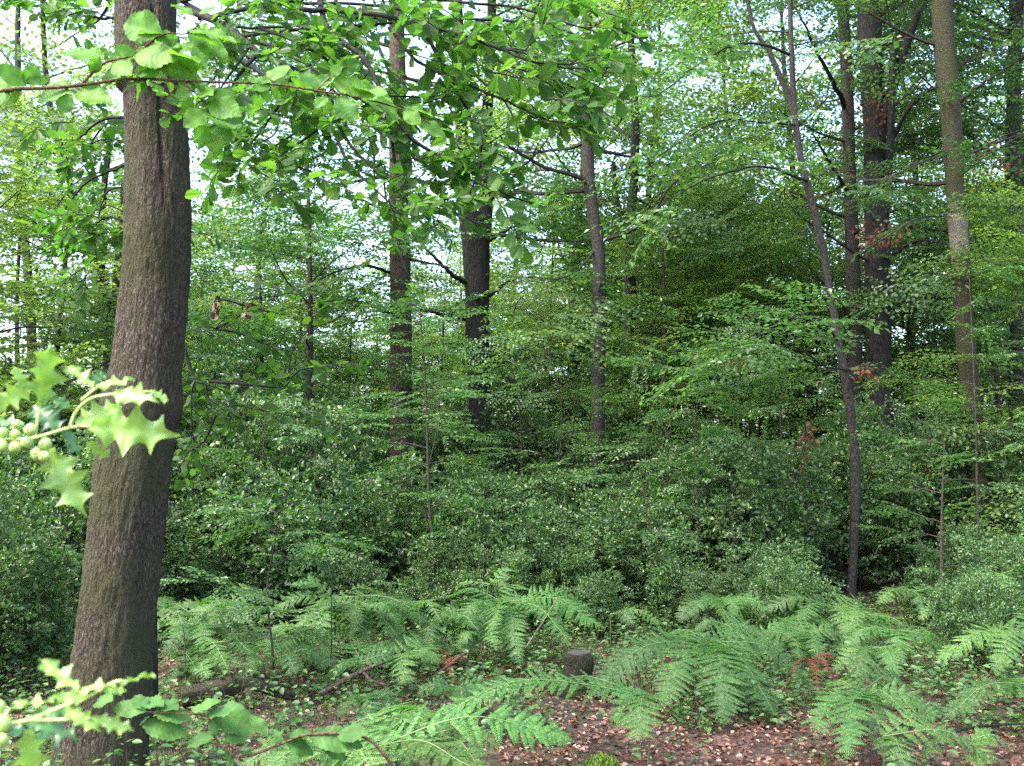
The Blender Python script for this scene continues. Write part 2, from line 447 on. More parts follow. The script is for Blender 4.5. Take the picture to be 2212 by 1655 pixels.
def clump(p, r, k=.75):
    v = noise.noise(Vector(p) * k + Vector((11, 3, 7)))
    return r.random() > (.8 if v < -.15 else .08)
def grow(trunk, rad, hb, spread, nprim, r, protos, crown, limbs, dens=.5, keepf=None, elev=(4, 50), taper=.55, up_to=1.0, origin=None, l2=.5, azr=None):
    """random limbs, side shoots and sprays on a trunk path; leaves go to crown, wood to limbs"""
    zs = trunk[:, 2]; z0, z1 = zs[0] + hb, zs[0] + (zs[-1] - zs[0]) * up_to
    pos, dr = [], []
    for i in range(nprim):
        f = (i + r.uniform(.1, .9)) / nprim
        z = z0 + (z1 - z0) * f
        k = min(len(zs) - 1, int(np.searchsorted(zs, z)))
        p = trunk[k]
        az = i * 2.4 + r.uniform(-.5, .5) if azr is None else r.uniform(*azr)
        el = R(elev[0] + (elev[1] - elev[0]) * f + r.normal() * 8)
        Lb = spread * (1 - taper * f) * r.uniform(.65, 1.1)
        d = np.array((math.cos(az) * math.cos(el), math.sin(az) * math.cos(el), math.sin(el)))
        pts = [p]; dd = d.copy()
        for s in range(7):
            dd = norm(dd + r.normal(size=3) * .13 + np.array((0, 0, .03)))
            pts.append(pts[-1] + dd * Lb / 7)
        pts = smooth_path(pts, 14)
        r0 = min(rad[k] * .42, .012 + Lb * .011)
        limbs.add(tube(pts, np.linspace(r0, .005, 14), 5, cap=False))
        n2 = max(3, int(Lb / .42))
        for q in range(n2):
            t = .22 + .76 * (q + r.uniform(0, .6)) / n2
            t = min(t, .98)
            p2 = pts[int(t * 13)]; tg = norm(pts[min(13, int(t * 13) + 1)] - pts[max(0, int(t * 13) - 1)])
            side = norm(np.cross(UP, tg)) * (1 if q % 2 else -1)
            d2 = norm(tg * .7 + side * r.uniform(.5, 1.0) + np.array((0, 0, r.normal() * .15)))
            L2 = max(.35, Lb * l2 * (1 - t * .65) * r.uniform(.6, 1.1))
            pp = smooth_path([p2, p2 + d2 * L2 * .5 + np.array((0, 0, .03)), p2 + d2 * L2 + np.array((0, 0, -.05 * L2))], 5)
            limbs.add(tube(pp, np.linspace(r0 * .4 * (1 - t * .5) + .002, .003, 5), 4, cap=False))
            ns = max(1, int(L2 / dens))
            for u in range(ns):
                w_ = (u + .4) / ns
                p3 = pp[0] * (1 - w_) + pp[-1] * w_
                s3 = norm(np.cross(UP, d2)) * (1 if u % 2 else -1)
                pos.append(p3); dr.append(norm(d2 * .8 + s3 * .7))
            pos.append(pp[-1]); dr.append(d2)
        pos.append(pts[-1]); dr.append(dd)
    ok = [i for i in range(len(pos)) if clump(pos[i], r)]
    pos = [pos[i] for i in ok]; dr = [dr[i] for i in ok]
    if keepf is not None:
        ok = [i for i in range(len(pos)) if keepf(pos[i] + 0.45 * dr[i] - (0 if origin is None else origin), r)]
        pos = [pos[i] for i in ok]; dr = [dr[i] for i in ok]
    if pos: put_sprays(crown, protos, pos, dr, r)

def along(pts, every, r, start=.15, ang=(.5, 1.0)):
    """spray positions alternating along a branch"""
    n = max(2, int(np.sum(np.linalg.norm(np.diff(pts, axis=0), axis=1)) / every))
    pp = smooth_path(pts, n + 1); tg = norm(np.gradient(pp, axis=0))
    pos, dr = [], []
    for i in range(int(n * start), n + 1):
        s = norm(np.cross(UP, tg[i])) * (1 if i % 2 else -1)
        pos.append(pp[i]); dr.append(norm(tg[i] * .7 + s * r.uniform(*ang) + np.array((0, 0, r.normal() * .15))))
    pos.append(pp[-1]); dr.append(tg[-1])
    return pos, dr

# ------------------------------------------------------------------ ground
def ground_mat():
    m, t, n, l = new_mat('forest_floor')
    tc = n.new('ShaderNodeTexCoord')
    a = n.new('ShaderNodeTexNoise'); a.inputs['Scale'].default_value = 1.1; a.inputs['Detail'].default_value = 6; l.new(tc.outputs['Object'], a.inputs['Vector'])
    v = n.new('ShaderNodeTexVoronoi'); v.inputs['Scale'].default_value = 17; l.new(tc.outputs['Object'], v.inputs['Vector'])
    hs = n.new('ShaderNodeSeparateColor'); l.new(v.outputs['Color'], hs.inputs[0])
    r1 = ramp(n, [(0, (.022, .013, .008)), (.5, (.05, .026, .016)), (.85, (.09, .048, .03)), (1, (.15, .09, .06))]); l.new(hs.outputs[0], r1.inputs[0])
    r2 = ramp(n, [(.45, (0, 0, 0)), (.62, (1, 1, 1))]); l.new(a.outputs[0], r2.inputs[0])
    mx = n.new('ShaderNodeMix'); mx.data_type = 'RGBA'; l.new(r2.outputs[0], mx.inputs[0]); l.new(r1.outputs[0], mx.inputs[6]); mx.inputs[7].default_value = (.022, .028, .011, 1)
    p = n.new('ShaderNodeBsdfPrincipled'); p.inputs['Roughness'].default_value = .9; l.new(mx.outputs[2], p.inputs['Base Color'])
    b = n.new('ShaderNodeBump'); b.inputs['Strength'].default_value = .6; b.inputs['Distance'].default_value = .03; l.new(v.outputs['Distance'], b.inputs['Height']); l.new(b.outputs[0], p.inputs['Normal'])
    o = n.new('ShaderNodeOutputMaterial'); l.new(p.outputs[0], o.inputs[0])
    return m
M['ground'] = ground_mat()
xs = np.concatenate([[-300, -120, -60, -30], np.linspace(-16, 16, 130), [30, 60, 120, 300]])
ys = np.concatenate([[-60, -20, -5], np.linspace(0, 24, 110), [30, 40, 60, 100, 200, 400]])
V = [(x, y, gz(x, y)) for y in ys for x in xs]
nx = len(xs)
F = [(j * nx + i, j * nx + i + 1, (j + 1) * nx + i + 1, (j + 1) * nx + i) for j in range(len(ys) - 1) for i in range(nx - 1)]
g = MB(); g.add(proto(V, F))
tag(g.build('forest_floor', M['ground'], smooth=True), 'brown woodland ground strewn with fallen leaves', 'ground', kind='structure')

# ------------------------------------------------------------------ named trees
def trunk_path(pts, n=60, top=None):
    """pts: (x, y, width_px, d) from the base up, in picture positions; carries on to height top"""
    W = []
    for x, y, wd, d in pts:
        q = P(x, y, d); W.append((*q, pxm(wd, d) / 2))
    W = np.array(W)
    b = W[0].copy(); dirn = (W[0] - W[1]) / max(1e-6, abs(W[0][2] - W[1][2]))
    zb = gz(b[0], b[1]) - .12
    if b[2] > zb + .02:
        e = b + dirn * (b[2] - zb); e[3] = b[3] * 1.12
        e[0] = b[0] + (e[0] - b[0]) * .5
        W = np.vstack([e, W])
    if top is not None and top > W[-1][2]:
        d2 = W[-1] - W[-2]; d2 = d2 / d2[2]
        e = W[-1] + d2 * (top - W[-1][2]); e[3] = W[-1][3] * .35; e[0] = W[-1][0] + d2[0] * (top - W[-1][2]) * .5
        W = np.vstack([W, e])
    S = smooth_path(W, n)
    return S[:, :3], np.clip(S[:, 3], .01, None)
def rough(amp, fx=7, fz=1.6):
    def f(pts, a, rad):
        out = np.zeros((len(pts), len(a)))
        for i, p in enumerate(pts):
            for j, t in enumerate(a):
                v = Vector((math.cos(t) * rad[i] * fx * 4, math.sin(t) * rad[i] * fx * 4, p[2] * fz))
                out[i, j] = amp * (noise.noise(v) + .5 * noise.noise(v * 2.7))
        return out
    return f
def flare(pts, rad, z0, h=.5, k=.45):
    return rad * (1 + k * np.exp(-np.clip(pts[:, 2] - z0, 0, None) / h * 2.2))
def branch(root, name, pts, r0, r1, mat, sides=6, n=24):
    pp = smooth_path([P(*q) for q in pts], n)
    pp[1:-1] += rng.normal(size=(n - 2, 3)) * r0 * .25
    b = MB(); b.add(tube(pp, np.linspace(r0, r1, n), sides))
    b.build(name, mat, root, smooth=True)
    return pp

def tree(name, label, cat, pts, top, bark, hb, spread, nprim, seed, leafmat='beech', protos=None, branches=(), sides=14, n=70, keepf=keep, amp=.012, every=.4, group=None, dens=.5, up_to=1.0, elev=(4, 50), fork=None, flare_k=.3, over=None):
    r = np.random.default_rng(seed)
    path, rad = trunk_path(pts, n, top)
    root = empty(name, path[0], label, cat, group)
    t = MB(); t.add(tube(path, flare(path, rad, path[0][2], k=flare_k), sides, bump=rough(amp)))
    for fp in (fork or []):
        q = np.array([(*P(x, y, d), pxm(wd, d) / 2) for x, y, wd, d in fp])
        s = smooth_path(q, 24); t.add(tube(s[:, :3], s[:, 3], sides, bump=rough(amp)))
    t.build('trunk', M[bark], root, smooth=True)
    crown, limbs = MB(), MB()
    pos, dr = [], []
    for bpts, r0 in branches:
        pp = branch(root, 'branch', bpts, r0, .006, M['darkbark' if bark != 'mossbark' else 'twig'])
        a, b = along(pp, every, r)
        pos += a; dr += b
    if keepf is not None:
        ok = [i for i in range(len(pos)) if keepf(pos[i], r)]
        pos = [pos[i] for i in ok]; dr = [dr[i] for i in ok]
    if pos: put_sprays(crown, protos or BEECH, pos, dr, r)
    if nprim: grow(path, rad, hb, spread, nprim, r, protos or BEECH, crown, limbs, dens, keepf, elev=elev, up_to=up_to, azr=(-.55, 3.7))
    if over: grow(path, rad, over[0], over[1], over[2], r, protos or BEECH, crown, limbs, .5, None, elev=(12, 55))  # unseen upper crown above the frame, added to shade the right side
    if limbs.n:
        crown.add(limbs.proto(), 1)
    if crown.n: crown.build('crown', [M[leafmat], M['twig']], root)
    return root, path, rad

# the big oak on the left
opts = [(205, 1720, 196, 5.5), (222, 1560, 176, 5.5), (238, 1400, 162, 5.5), (262, 1200, 160, 5.5), (290, 1000, 160, 5.5), (322, 800, 150, 5.52), (336, 620, 143, 5.55), (338, 500, 140, 5.55), (336, 300, 138, 5.6), (325, 100, 136, 5.6), (314, -60, 134, 5.65)]
path, rad = trunk_path(opts, 230, 12.0); rad = rad * .955
root_oak = empty('oak_tree', path[0], 'broad rough-barked oak trunk leaning right, holly sprigs in front of it', 'tree')
def oak_bump(pts, a, rd):
    out = np.zeros((len(pts), len(a)))
    for i, p in enumerate(pts):
        for j, t in enumerate(a):
            tt = t + .12 * math.sin(p[2] * 2.1)
            v = Vector((math.cos(tt) * 13, math.sin(tt) * 13, p[2] * 4.2))
            q = abs(noise.noise(v)) ; q2 = abs(noise.noise(v * 2.3 + Vector((5, 2, 1))))
            out[i, j] = .007 * min(1, q * 2.4) + .006 * min(1, q2 * 2.2) - .007
            out[i, j] += .03 * noise.noise(Vector((math.cos(t) * 1.2, math.sin(t) * 1.2, p[2] * .8)))
            # the ring scar and swelling about 2.1 m up
            out[i, j] += .022 * math.exp(-((p[2] - 1.98) / .10) ** 2) - .012 * math.exp(-((p[2] - 1.86) / .03) ** 2)
            # the long seam near the top, on the right of the side seen
            dv = math.cos(t) * 0
    return out
seamz = (P(0, 470, 5.5)[2], P(0, 170, 5.5)[2])
def seam(pts, a, rd):
    o = oak_bump(pts, a, rd)
    tan = norm(np.gradient(pts, axis=0)); ref = np.array((0, 1.0, 0)); u = norm(np.cross(tan, ref)); v = np.cross(tan, u)
    for i, p in enumerate(pts):
        if not (seamz[0] < p[2] < seamz[1] + .4): continue
        f = min(1, (p[2] - seamz[0]) / .35)
        for j, t in enumerate(a):
            nrm = math.cos(t) * u[i] + math.sin(t) * v[i]
            ang = math.atan2(nrm[0], -nrm[1])           # 0 faces the camera, positive to the right
            o[i, j] -= .028 * f * math.exp(-((ang - .55 - .06 * math.sin(p[2] * 5)) / .075) ** 2)
    return o
t = MB(); t.add(tube(path, flare(path, rad, path[0][2], .6, .35), 120, bump=seam))
t.build('trunk', M['oakbark'], root_oak, smooth=True)
r = np.random.default_rng(3)
oak_br = [
    ([(400, 20, 5.6), (480, 50, 5.3), (530, 92, 5.1), (570, 118, 5.0), (640, 150, 4.9), (720, 250, 4.8), (770, 330, 4.7), (850, 400, 4.7)], .022),
    ([(560, 112, 5.0), (530, 145, 4.9), (505, 180, 4.9), (480, 250, 4.9)], .013),
    ([(690, -10, 5.3), (700, 50, 5.1), (740, 90, 5.0), (790, 130, 4.9), (840, 230, 4.8), (900, 310, 4.8), (1000, 360, 4.8), (1090, 420, 4.8), (1150, 440, 4.8)], .018),
    ([(650, 20, 5.2), (780, 25, 5.0), (900, 50, 4.9), (1040, 90, 4.8), (1140, 130, 4.7), (1230, 140, 4.7)], .014),
    ([(840, 240, 4.8), (850, 330, 4.8), (870, 420, 4.7), (930, 460, 4.7)], .009),
    ([(900, 40, 4.9), (960, 150, 4.9), (1010, 240, 4.9), (1040, 330, 4.9), (1010, 440, 4.9)], .010),
    ([(430, 40, 5.5), (560, 15, 5.3), (760, -10, 5.1), (950, 0, 5.0), (1130, 20, 4.9), (1260, 60, 4.9)], .014),
    ([(640, 150, 4.9), (600, 230, 4.9), (560, 290, 4.9), (520, 330, 4.9)], .009),
    ([(720, 250, 4.8), (660, 300, 4.8), (610, 340, 4.8), (690, 380, 4.8)], .008),
    ([(560, 60, 5.2), (640, 90, 5.0), (720, 140, 4.9), (780, 200, 4.9), (930, 210, 4.9)], .010),
    ([(840, 60, 5.0), (900, 130, 4.9), (1000, 180, 4.8), (1120, 230, 4.8), (1180, 260, 4.8)], .010),
    ([(470, 30, 5.4), (520, 60, 5.4), (620, 60, 5.3), (700, 90, 5.2)], .010),
    ([(300, 20, 5.8), (240, 40, 5.9), (160, 30, 6.0), (60, 10, 6.1)], .012),
    ([(290, 350, 5.8), (240, 370, 5.9), (180, 400, 6.0), (130, 470, 6.1)], .010),
    ([(290, 250, 5.8), (220, 260, 5.9), (170, 300, 6.0), (140, 330, 6.0)], .010),
    ([(280, 480, 5.8), (230, 470, 5.9), (190, 500, 6.0)], .008),
]
crown = MB()
pos, dr = [], []
for bp_, r0 in oak_br:
    pp = branch(root_oak, 'branch', bp_, r0, .004, M['darkbark'])
    a, b = along(pp, .24, r, .25)
    pos += a; dr += b
    a, b = along(pp + r.normal(size=pp.shape) * .13, .5, r, .3)
    pos += a; dr += b
wood = MB()
for bp_, r0 in oak_br:                       # the limbs behind, reaching away over the clearing
    for far in (1.7, 3.4):
        dx, dy = r.normal() * 45, r.normal() * 35
        pp = smooth_path([P(x + dx + r.normal() * 12, y + dy + r.normal() * 12, d + far) for x, y, d in bp_], 24)
        wood.add(tube(pp, np.linspace(r0 * 1.1, .004, 24), 6))
        a, b = along(pp, .34, r, .1)
        ok = [i for i in range(len(a)) if clump(a[i], r, 1.3) and keep(a[i], r)]
        pos += [a[i] for i in ok]; dr += [b[i] for i in ok]
wood.build('far_branches', M['darkbark'], root_oak, smooth=True)
ok = [i for i in range(len(pos)) if clump(pos[i], r, 1.9) or r.random() < .2]
put_sprays(crown, OAK, [pos[i] for i in ok], [dr[i] for i in ok], r, roll=.45, smin=.65, smax=1.08, flat=.8)
limbs = MB(); grow(path, rad, 6.6, 5.0, 20, r, HAZEL, crown, limbs, .3, None, elev=(8, 55)); crown.add(limbs.proto(), 1)  # unseen upper limbs above the frame, added to shade the near ferns and ground
crown.build('crown', [M['oak'], M['twig']], root_oak)

# low leafy shoots of a hazel right of, and behind, the oak trunk
hz = empty('hazel_tree', (P(330, 1300, 6.6)[0], 6.6, gz(-2, 6.6)), 'leafy low hazel with crooked dark twigs reaching right from behind the broad oak trunk', 'tree')
hb_ = MB(); hp = smooth_path([P(330, 1480, 6.6) * np.array((1, 1, 0)), P(325, 1200, 6.6), P(345, 950, 6.5), P(360, 740, 6.5), P(350, 600, 6.5)], 30)
hb_.add(tube(hp, np.linspace(.05, .02, 30), 8)); hb_.build('trunk', M['darkbark'], hz, smooth=True)
hbr = [([(365, 740, 6.5), (399, 745, 6.3), (417, 819, 6.2), (449, 823, 6.1), (526, 830, 6.0), (575, 837, 6.0), (613, 833, 6.0), (650, 800, 6.0), (720, 790, 6.0)], .013),
       ([(445, 830, 6.1), (452, 865, 6.1), (484, 886, 6.0), (508, 875, 6.0), (547, 882, 6.0), (640, 900, 6.0)], .009),
       ([(417, 823, 6.2), (413, 880, 6.2), (417, 952, 6.2)], .006),
       ([(470, 886, 6.0), (441, 952, 6.1), (395, 985, 6.1)], .007),
       ([(370, 700, 6.5), (420, 690, 6.4), (466, 710, 6.3), (505, 717, 6.3), (571, 742, 6.3)], .008),
       ([(466, 710, 6.3), (520, 680, 6.3), (530, 650, 6.3), (600, 640, 6.3)], .006),
       ([(620, 833, 6.0), (631, 760, 6.0), (660, 720, 6.0)], .005)]
r = np.random.default_rng(5); crown = MB(); pos, dr = [], []
for bp_, r0 in hbr:
    pp = branch(hz, 'branch', bp_, r0, .003, M['darkbark'])
    a, b = along(pp, .13, r, .3); pos += a; dr += b
put_sprays(crown, HAZEL, pos, dr, r, roll=.4, smin=.6, smax=1.0, flat=.8)
crown.build('crown', [M['oak'], M['twig']], hz)

# the trunks of the middle distance
tree('oak_tree', 'straight brown ridge-barked trunk standing left of the dark forked tree', 'tree',
     [(868, 1140, 52, 17), (868, 980, 50, 17), (866, 800, 48, 17), (866, 700, 47, 17), (864, 560, 45, 17), (861, 450, 43, 17), (860, 300, 40, 17), (858, 100, 36, 17), (856, -80, 32, 17)], 15, 'pinebark', 6.5, 3.2, 12, 101, every=.45,
     leafmat='beech_sunlit', branches=[([(850, 590, 17), (780, 575, 16.5), (700, 600, 16), (640, 640, 15.6)], .03), ([(882, 560, 17), (960, 575, 16.6), (990, 590, 16.4)], .025),
               ([(845, 460, 17), (770, 430, 16.8), (690, 420, 16.5)], .03), ([(850, 680, 17), (760, 650, 16.4), (640, 660, 15.6)], .028)])
tree('beech_tree', 'dark smooth trunk that forks in two above a thick knee', 'tree',
     [(1040, 1010, 50, 18), (1037, 900, 50, 18), (1032, 750, 52, 18), (1030, 620, 54, 18), (1028, 540, 60, 18), (1024, 500, 60, 18), (1004, 430, 36, 18), (998, 300, 30, 18), (990, 100, 26, 18), (985, -80, 24, 18)], 15, 'darkbark', 5.5, 3.5, 13, 102,
     fork=[[(1030, 545, 46, 18), (1044, 500, 36, 18.05), (1050, 430, 30, 18.1), (1050, 300, 26, 18.2), (1060, 100, 22, 18.2), (1064, -100, 18, 18.3)]],
     branches=[([(1010, 612, 18), (975, 590, 17.6), (940, 560, 17.4), (905, 520, 17.2), (880, 495, 17)], .05), ([(1005, 690, 18), (950, 678, 17.4), (890, 668, 17), (830, 660, 16.6)], .04),
               ([(1055, 780, 18), (1090, 758, 17.6), (1130, 752, 17.2), (1170, 760, 17), (1240, 770, 16.6)], .05), ([(1055, 520, 18), (1090, 500, 17.7), (1130, 478, 17.4), (1200, 430, 17)], .035),
               ([(1052, 440, 18), (1100, 390, 17.6), (1160, 330, 17.2), (1190, 290, 17)], .03), ([(1056, 640, 18), (1120, 600, 17.4), (1230, 610, 16.8), (1300, 640, 16.2)], .03)])
tree('oak_tree', 'slim dark trunk with a kink, between the forked tree and the thin bent trunk', 'tree',
     [(1278, 1090, 34, 16.5), (1290, 950, 31, 16.5), (1292, 820, 29, 16.5), (1293, 700, 29, 16.5), (1294, 600, 29, 16.5), (1292, 530, 27, 16.5), (1278, 440, 27, 16.5), (1270, 330, 25, 16.5), (1265, 160, 22, 16.5), (1272, 0, 18, 16.5), (1274, -60, 17, 16.5)], 13, 'greybark', 6, 3.2, 20, 103,
     leafmat='beech_sunlit', branches=[([(1302, 520, 16.5), (1360, 500, 16), (1410, 465, 15.6), (1450, 400, 15.3), (1540, 350, 15), (1620, 335, 14.8)], .03), ([(1286, 540, 16.5), (1240, 590, 16), (1180, 610, 15.7)], .02),
               ([(1302, 600, 16.5), (1260, 700, 15.6), (1190, 720, 15.2)], .018), ([(1262, 190, 16.5), (1290, 190, 16.4), (1330, 100, 16)], .02)])
tree('beech_tree', 'thin bent dark trunk with long level branches to the right', 'tree',
     [(1350, 960, 30, 21), (1348, 850, 30, 21), (1356, 770, 28, 21), (1362, 650, 26, 21), (1358, 560, 26, 21), (1362, 470, 22, 21), (1370, 380, 20, 21), (1372, 250, 18, 21), (1365, 120, 16, 21), (1355, -40, 14, 21)], 14, 'darkbark', 6.5, 3.4, 18, 104,
     fork=[[(1362, 500, 18, 21), (1345, 470, 14, 21), (1330, 420, 12, 21), (1325, 350, 10, 21)]],
     leafmat='beech_sunlit', branches=[([(1366, 660, 21), (1420, 645, 20.4), (1490, 610, 20), (1560, 560, 19.5)], .035), ([(1366, 735, 21), (1420, 740, 20.3), (1490, 738, 20), (1570, 745, 19.5)], .035),
               ([(1356, 840, 21), (1390, 810, 20.5), (1430, 790, 20.2), (1500, 800, 19.8)], .03), ([(1366, 690, 21), (1440, 690, 20.5), (1510, 660, 20)], .02), ([(1366, 600, 21), (1440, 570, 20.5), (1520, 500, 20)], .025)])
# slender leaning tree on the right
tree('beech_tree', 'slender bending trunk rooted behind the bracken on the right, leaning left', 'tree',
     [(1836, 1310, 19.8, 12.6), (1843, 1200, 18.9, 12.6), (1848, 1060, 20.6, 12.6), (1844, 950, 19.8, 12.6), (1832, 850, 18.9, 12.6), (1812, 740, 17.2, 12.6), (1795, 640, 16.3, 12.6), (1775, 530, 15.5, 12.6), (1752, 430, 16.3, 12.6), (1730, 340, 14.6, 12.6), (1716, 240, 12.9, 12.6), (1710, 120, 12.0, 12.6), (1706, 0, 10.3, 12.6), (1704, -80, 9.5, 12.6)], 8.5, 'greybark', 7, 1.6, 4, 105, sides=12, every=.33,
     fork=[[(1722, 275, 13, 12.6), (1700, 200, 11, 12.6), (1660, 110, 10, 12.6), (1628, 60, 9, 12.6), (1610, -20, 8, 12.6)]],
     branches=[([(1750, 395, 12.6), (1700, 375, 12.4), (1650, 360, 12.2), (1580, 370, 12), (1500, 400, 11.8), (1420, 450, 11.6)], .02), ([(1706, 118, 12.6), (1640, 95, 12.3), (1580, 100, 12), (1500, 145, 11.7), (1440, 195, 11.5), (1400, 210, 11.4)], .02),
               ([(1720, 270, 12.6), (1650, 265, 12.3), (1560, 260, 12), (1480, 300, 11.7), (1420, 340, 11.5)], .016), ([(1812, 740, 12.6), (1770, 690, 12.3), (1700, 690, 12), (1650, 720, 11.8), (1600, 760, 11.5)], .018),
               ([(1836, 800, 12.6), (1780, 790, 12.2), (1720, 750, 11.9), (1660, 745, 11.6)], .014), ([(1708, 100, 12.6), (1770, 90, 12.4), (1800, 120, 12.2), (1860, 200, 12)], .012)])
# the dark pair and the greenish trunk behind it
tree('beech_tree', 'greenish dark trunk just behind the slender bending trunk', 'tree',
     [(1846, 1260, 34, 20), (1846, 1100, 34, 20), (1845, 900, 34, 20), (1845, 700, 33, 20), (1842, 560, 31, 20), (1836, 400, 28, 20), (1832, 250, 27, 20), (1826, 100, 26, 20), (1815, -60, 24, 20)], 14, 'greybark', 4.8, 3.2, 15, 106,
     branches=[([(1832, 240, 20), (1790, 160, 19.4), (1740, 60, 19), (1700, -20, 18.5)], .06), ([(1836, 420, 20), (1780, 330, 19.5), (1740, 260, 19.3)], .05), ([(1840, 510, 20), (1900, 470, 19), (2000, 420, 18), (2090, 350, 17.5)], .03)], dens=.42, over=(11, 4.5, 8))
tree('beech_tree', 'near-black double trunk left of the mossy pale-banded trunk', 'tree',
     [(1902, 1000, 44, 19), (1900, 850, 46, 19), (1900, 700, 50, 19), (1896, 560, 54, 19), (1892, 400, 50, 19), (1888, 250, 48, 19), (1880, 100, 52, 19), (1876, -40, 50, 19)], 14, 'darkbark', 4.8, 3.6, 19, 107, dens=.42, over=(11, 5, 12),
     fork=[[(1880, 900, 22, 19.2), (1882, 750, 24, 19.2), (1884, 620, 26, 19.1)], [(1900, 300, 26, 19), (1925, 200, 22, 18.8), (1960, 90, 20, 18.6), (2000, -20, 18, 18.4)], [(1905, 520, 24, 18.9), (1918, 380, 18, 18.8), (1926, 250, 16, 18.7), (1930, 100, 14, 18.6)]],
     branches=[([(1915, 330, 19), (1960, 240, 18.4), (2020, 190, 18), (2100, 160, 17.6)], .05), ([(1910, 560, 19), (1990, 520, 18), (2100, 540, 17)], .04), ([(1925, 660, 19), (2000, 640, 18), (2100, 650, 17)], .03)])
tree('birch_tree', 'mossy speckled trunk with a pale bare band, at the right', 'tree',
     [(2124, 1260, 42, 14.5), (2118, 1130, 42, 14.5), (2108, 980, 40, 14.5), (2096, 850, 39, 14.5), (2086, 740, 40, 14.5), (2078, 620, 40, 14.5), (2070, 500, 40, 14.5), (2062, 380, 42, 14.5), (2054, 240, 43, 14.5), (2042, 120, 46, 14.5), (2034, 0, 46, 14.5), (2028, -60, 46, 14.5)], 12, 'mossbark', 5.5, 2.6, 10, 108, sides=20, over=(8.6, 4.5, 16),
     branches=[([(2060, 230, 14.5), (2110, 190, 14.2), (2170, 150, 14), (2240, 100, 13.8)], .03), ([(2075, 380, 14.5), (2140, 330, 14.2), (2212, 290, 14)], .02), ([(2070, 600, 14.5), (2000, 590, 14.2), (1960, 620, 14)], .012), ([(2050, 330, 14.5), (1990, 350, 14), (1910, 390, 13.6), (1840, 420, 13.2)], .015), ([(2066, 470, 14.5), (1990, 470, 14), (1900, 520, 13.5), (1830, 560, 13.2)], .015)])
tree('beech_tree', 'dark trunk at the far right edge behind the mossy trunk', 'tree',
     [(2200, 1000, 34, 22), (2194, 800, 34, 22), (2188, 600, 33, 22), (2186, 400, 32, 22), (2190, 200, 30, 22), (2196, -60, 28, 22)], 15, 'darkbark', 3.5, 4.2, 30, 109, dens=.42, over=(10.5, 5, 10),
     branches=[([(2184, 640, 22), (2120, 600, 21), (2040, 620, 20), (1970, 640, 19)], .04), ([(2184, 740, 22), (2130, 760, 21), (2050, 790, 20)], .04)])
# left behind the oak
tree('beech_tree', 'dark forked tree against the bright sky left of the broad oak trunk', 'tree',
     [(250, 1000, 46, 16), (245, 860, 42, 16), (240, 760, 38, 16), (228, 680, 34, 16), (215, 600, 30, 16), (200, 540, 24, 16), (180, 490, 20, 16), (160, 430, 17, 16), (135, 330, 15, 16), (110, 240, 13, 16), (95, 100, 11, 16)], 11, 'darkbark', 5.2, 3.0, 12, 110,
     fork=[[(214, 590, 24, 16), (224, 520, 18, 16), (222, 450, 16, 16), (230, 360, 14, 16), (250, 250, 12, 16)], [(250, 700, 26, 16), (256, 600, 22, 16), (262, 500, 18, 16), (270, 380, 16, 16)]],
     leafmat='beech_sunlit', branches=[([(220, 690, 16), (160, 650, 15.6), (100, 635, 15.2), (0, 635, 15)], .03), ([(215, 660, 16), (180, 610, 15.6), (160, 580, 15.4)], .02), ([(240, 760, 16), (160, 740, 15.4), (60, 750, 14.8), (-60, 760, 14.4)], .03)])
tree('birch_tree', 'thin pale trunk near the left edge, seen against the sky', 'tree',
     [(80, 1000, 24, 20), (72, 800, 22, 20), (64, 650, 20, 20), (55, 530, 18, 20), (45, 400, 16, 20), (40, 250, 14, 20), (38, 60, 12, 20)], 12, 'greybark', 5, 2.4, 10, 111, leafmat='beech_sunlit')
# ------------------------------------------------------------------ trees built once and set out many times
def proto_tree(name, H, r0, hb, spread, nprim, seed, leafmat, protos, bark, label, dens=.5, elev=(4, 50), l2=.5):
    r = np.random.default_rng(seed)
    n = 24
    z = np.linspace(-.15, H, n)
    path = np.stack([.12 * H * .1 * np.sin(z * .7 + seed), .012 * H * np.cos(z * .6 + seed * 2), z], -1)
    rad = r0 * (1 - .85 * np.linspace(0, 1, n)) + .008
    root = empty(name, (0, 0, 0), label, 'tree')
    t = MB(); t.add(tube(path, flare(path, rad, 0), 9, bump=rough(r0 * .08))); t.build('trunk', M[bark], root, smooth=True)
    crown, limbs = MB(), MB()
    grow(path, rad, hb, spread, nprim, r, protos, crown, limbs, dens, elev=elev, l2=l2)
    crown.add(limbs.proto(), 1)
    crown.build('crown', [M[leafmat], M['twig']], root)
    return root
def ground_pt(px, d):
    x = (px - 1106) / FPX * d / _cp
    return (x, d, gz(x, d) if d < 24 else 0)

def where(px):
    for lim, s in ((270, 'left of the broad oak trunk'), (800, 'between the broad oak and the brown trunk'), (1010, 'beside the brown trunk'), (1180, 'right of the forked dark tree'), (1500, 'around the thin bent trunk'), (1800, 'left of the slender bending trunk'), (2060, 'behind the dark double trunk')):
        if px < lim: return s
    return 'right of the mossy trunk'

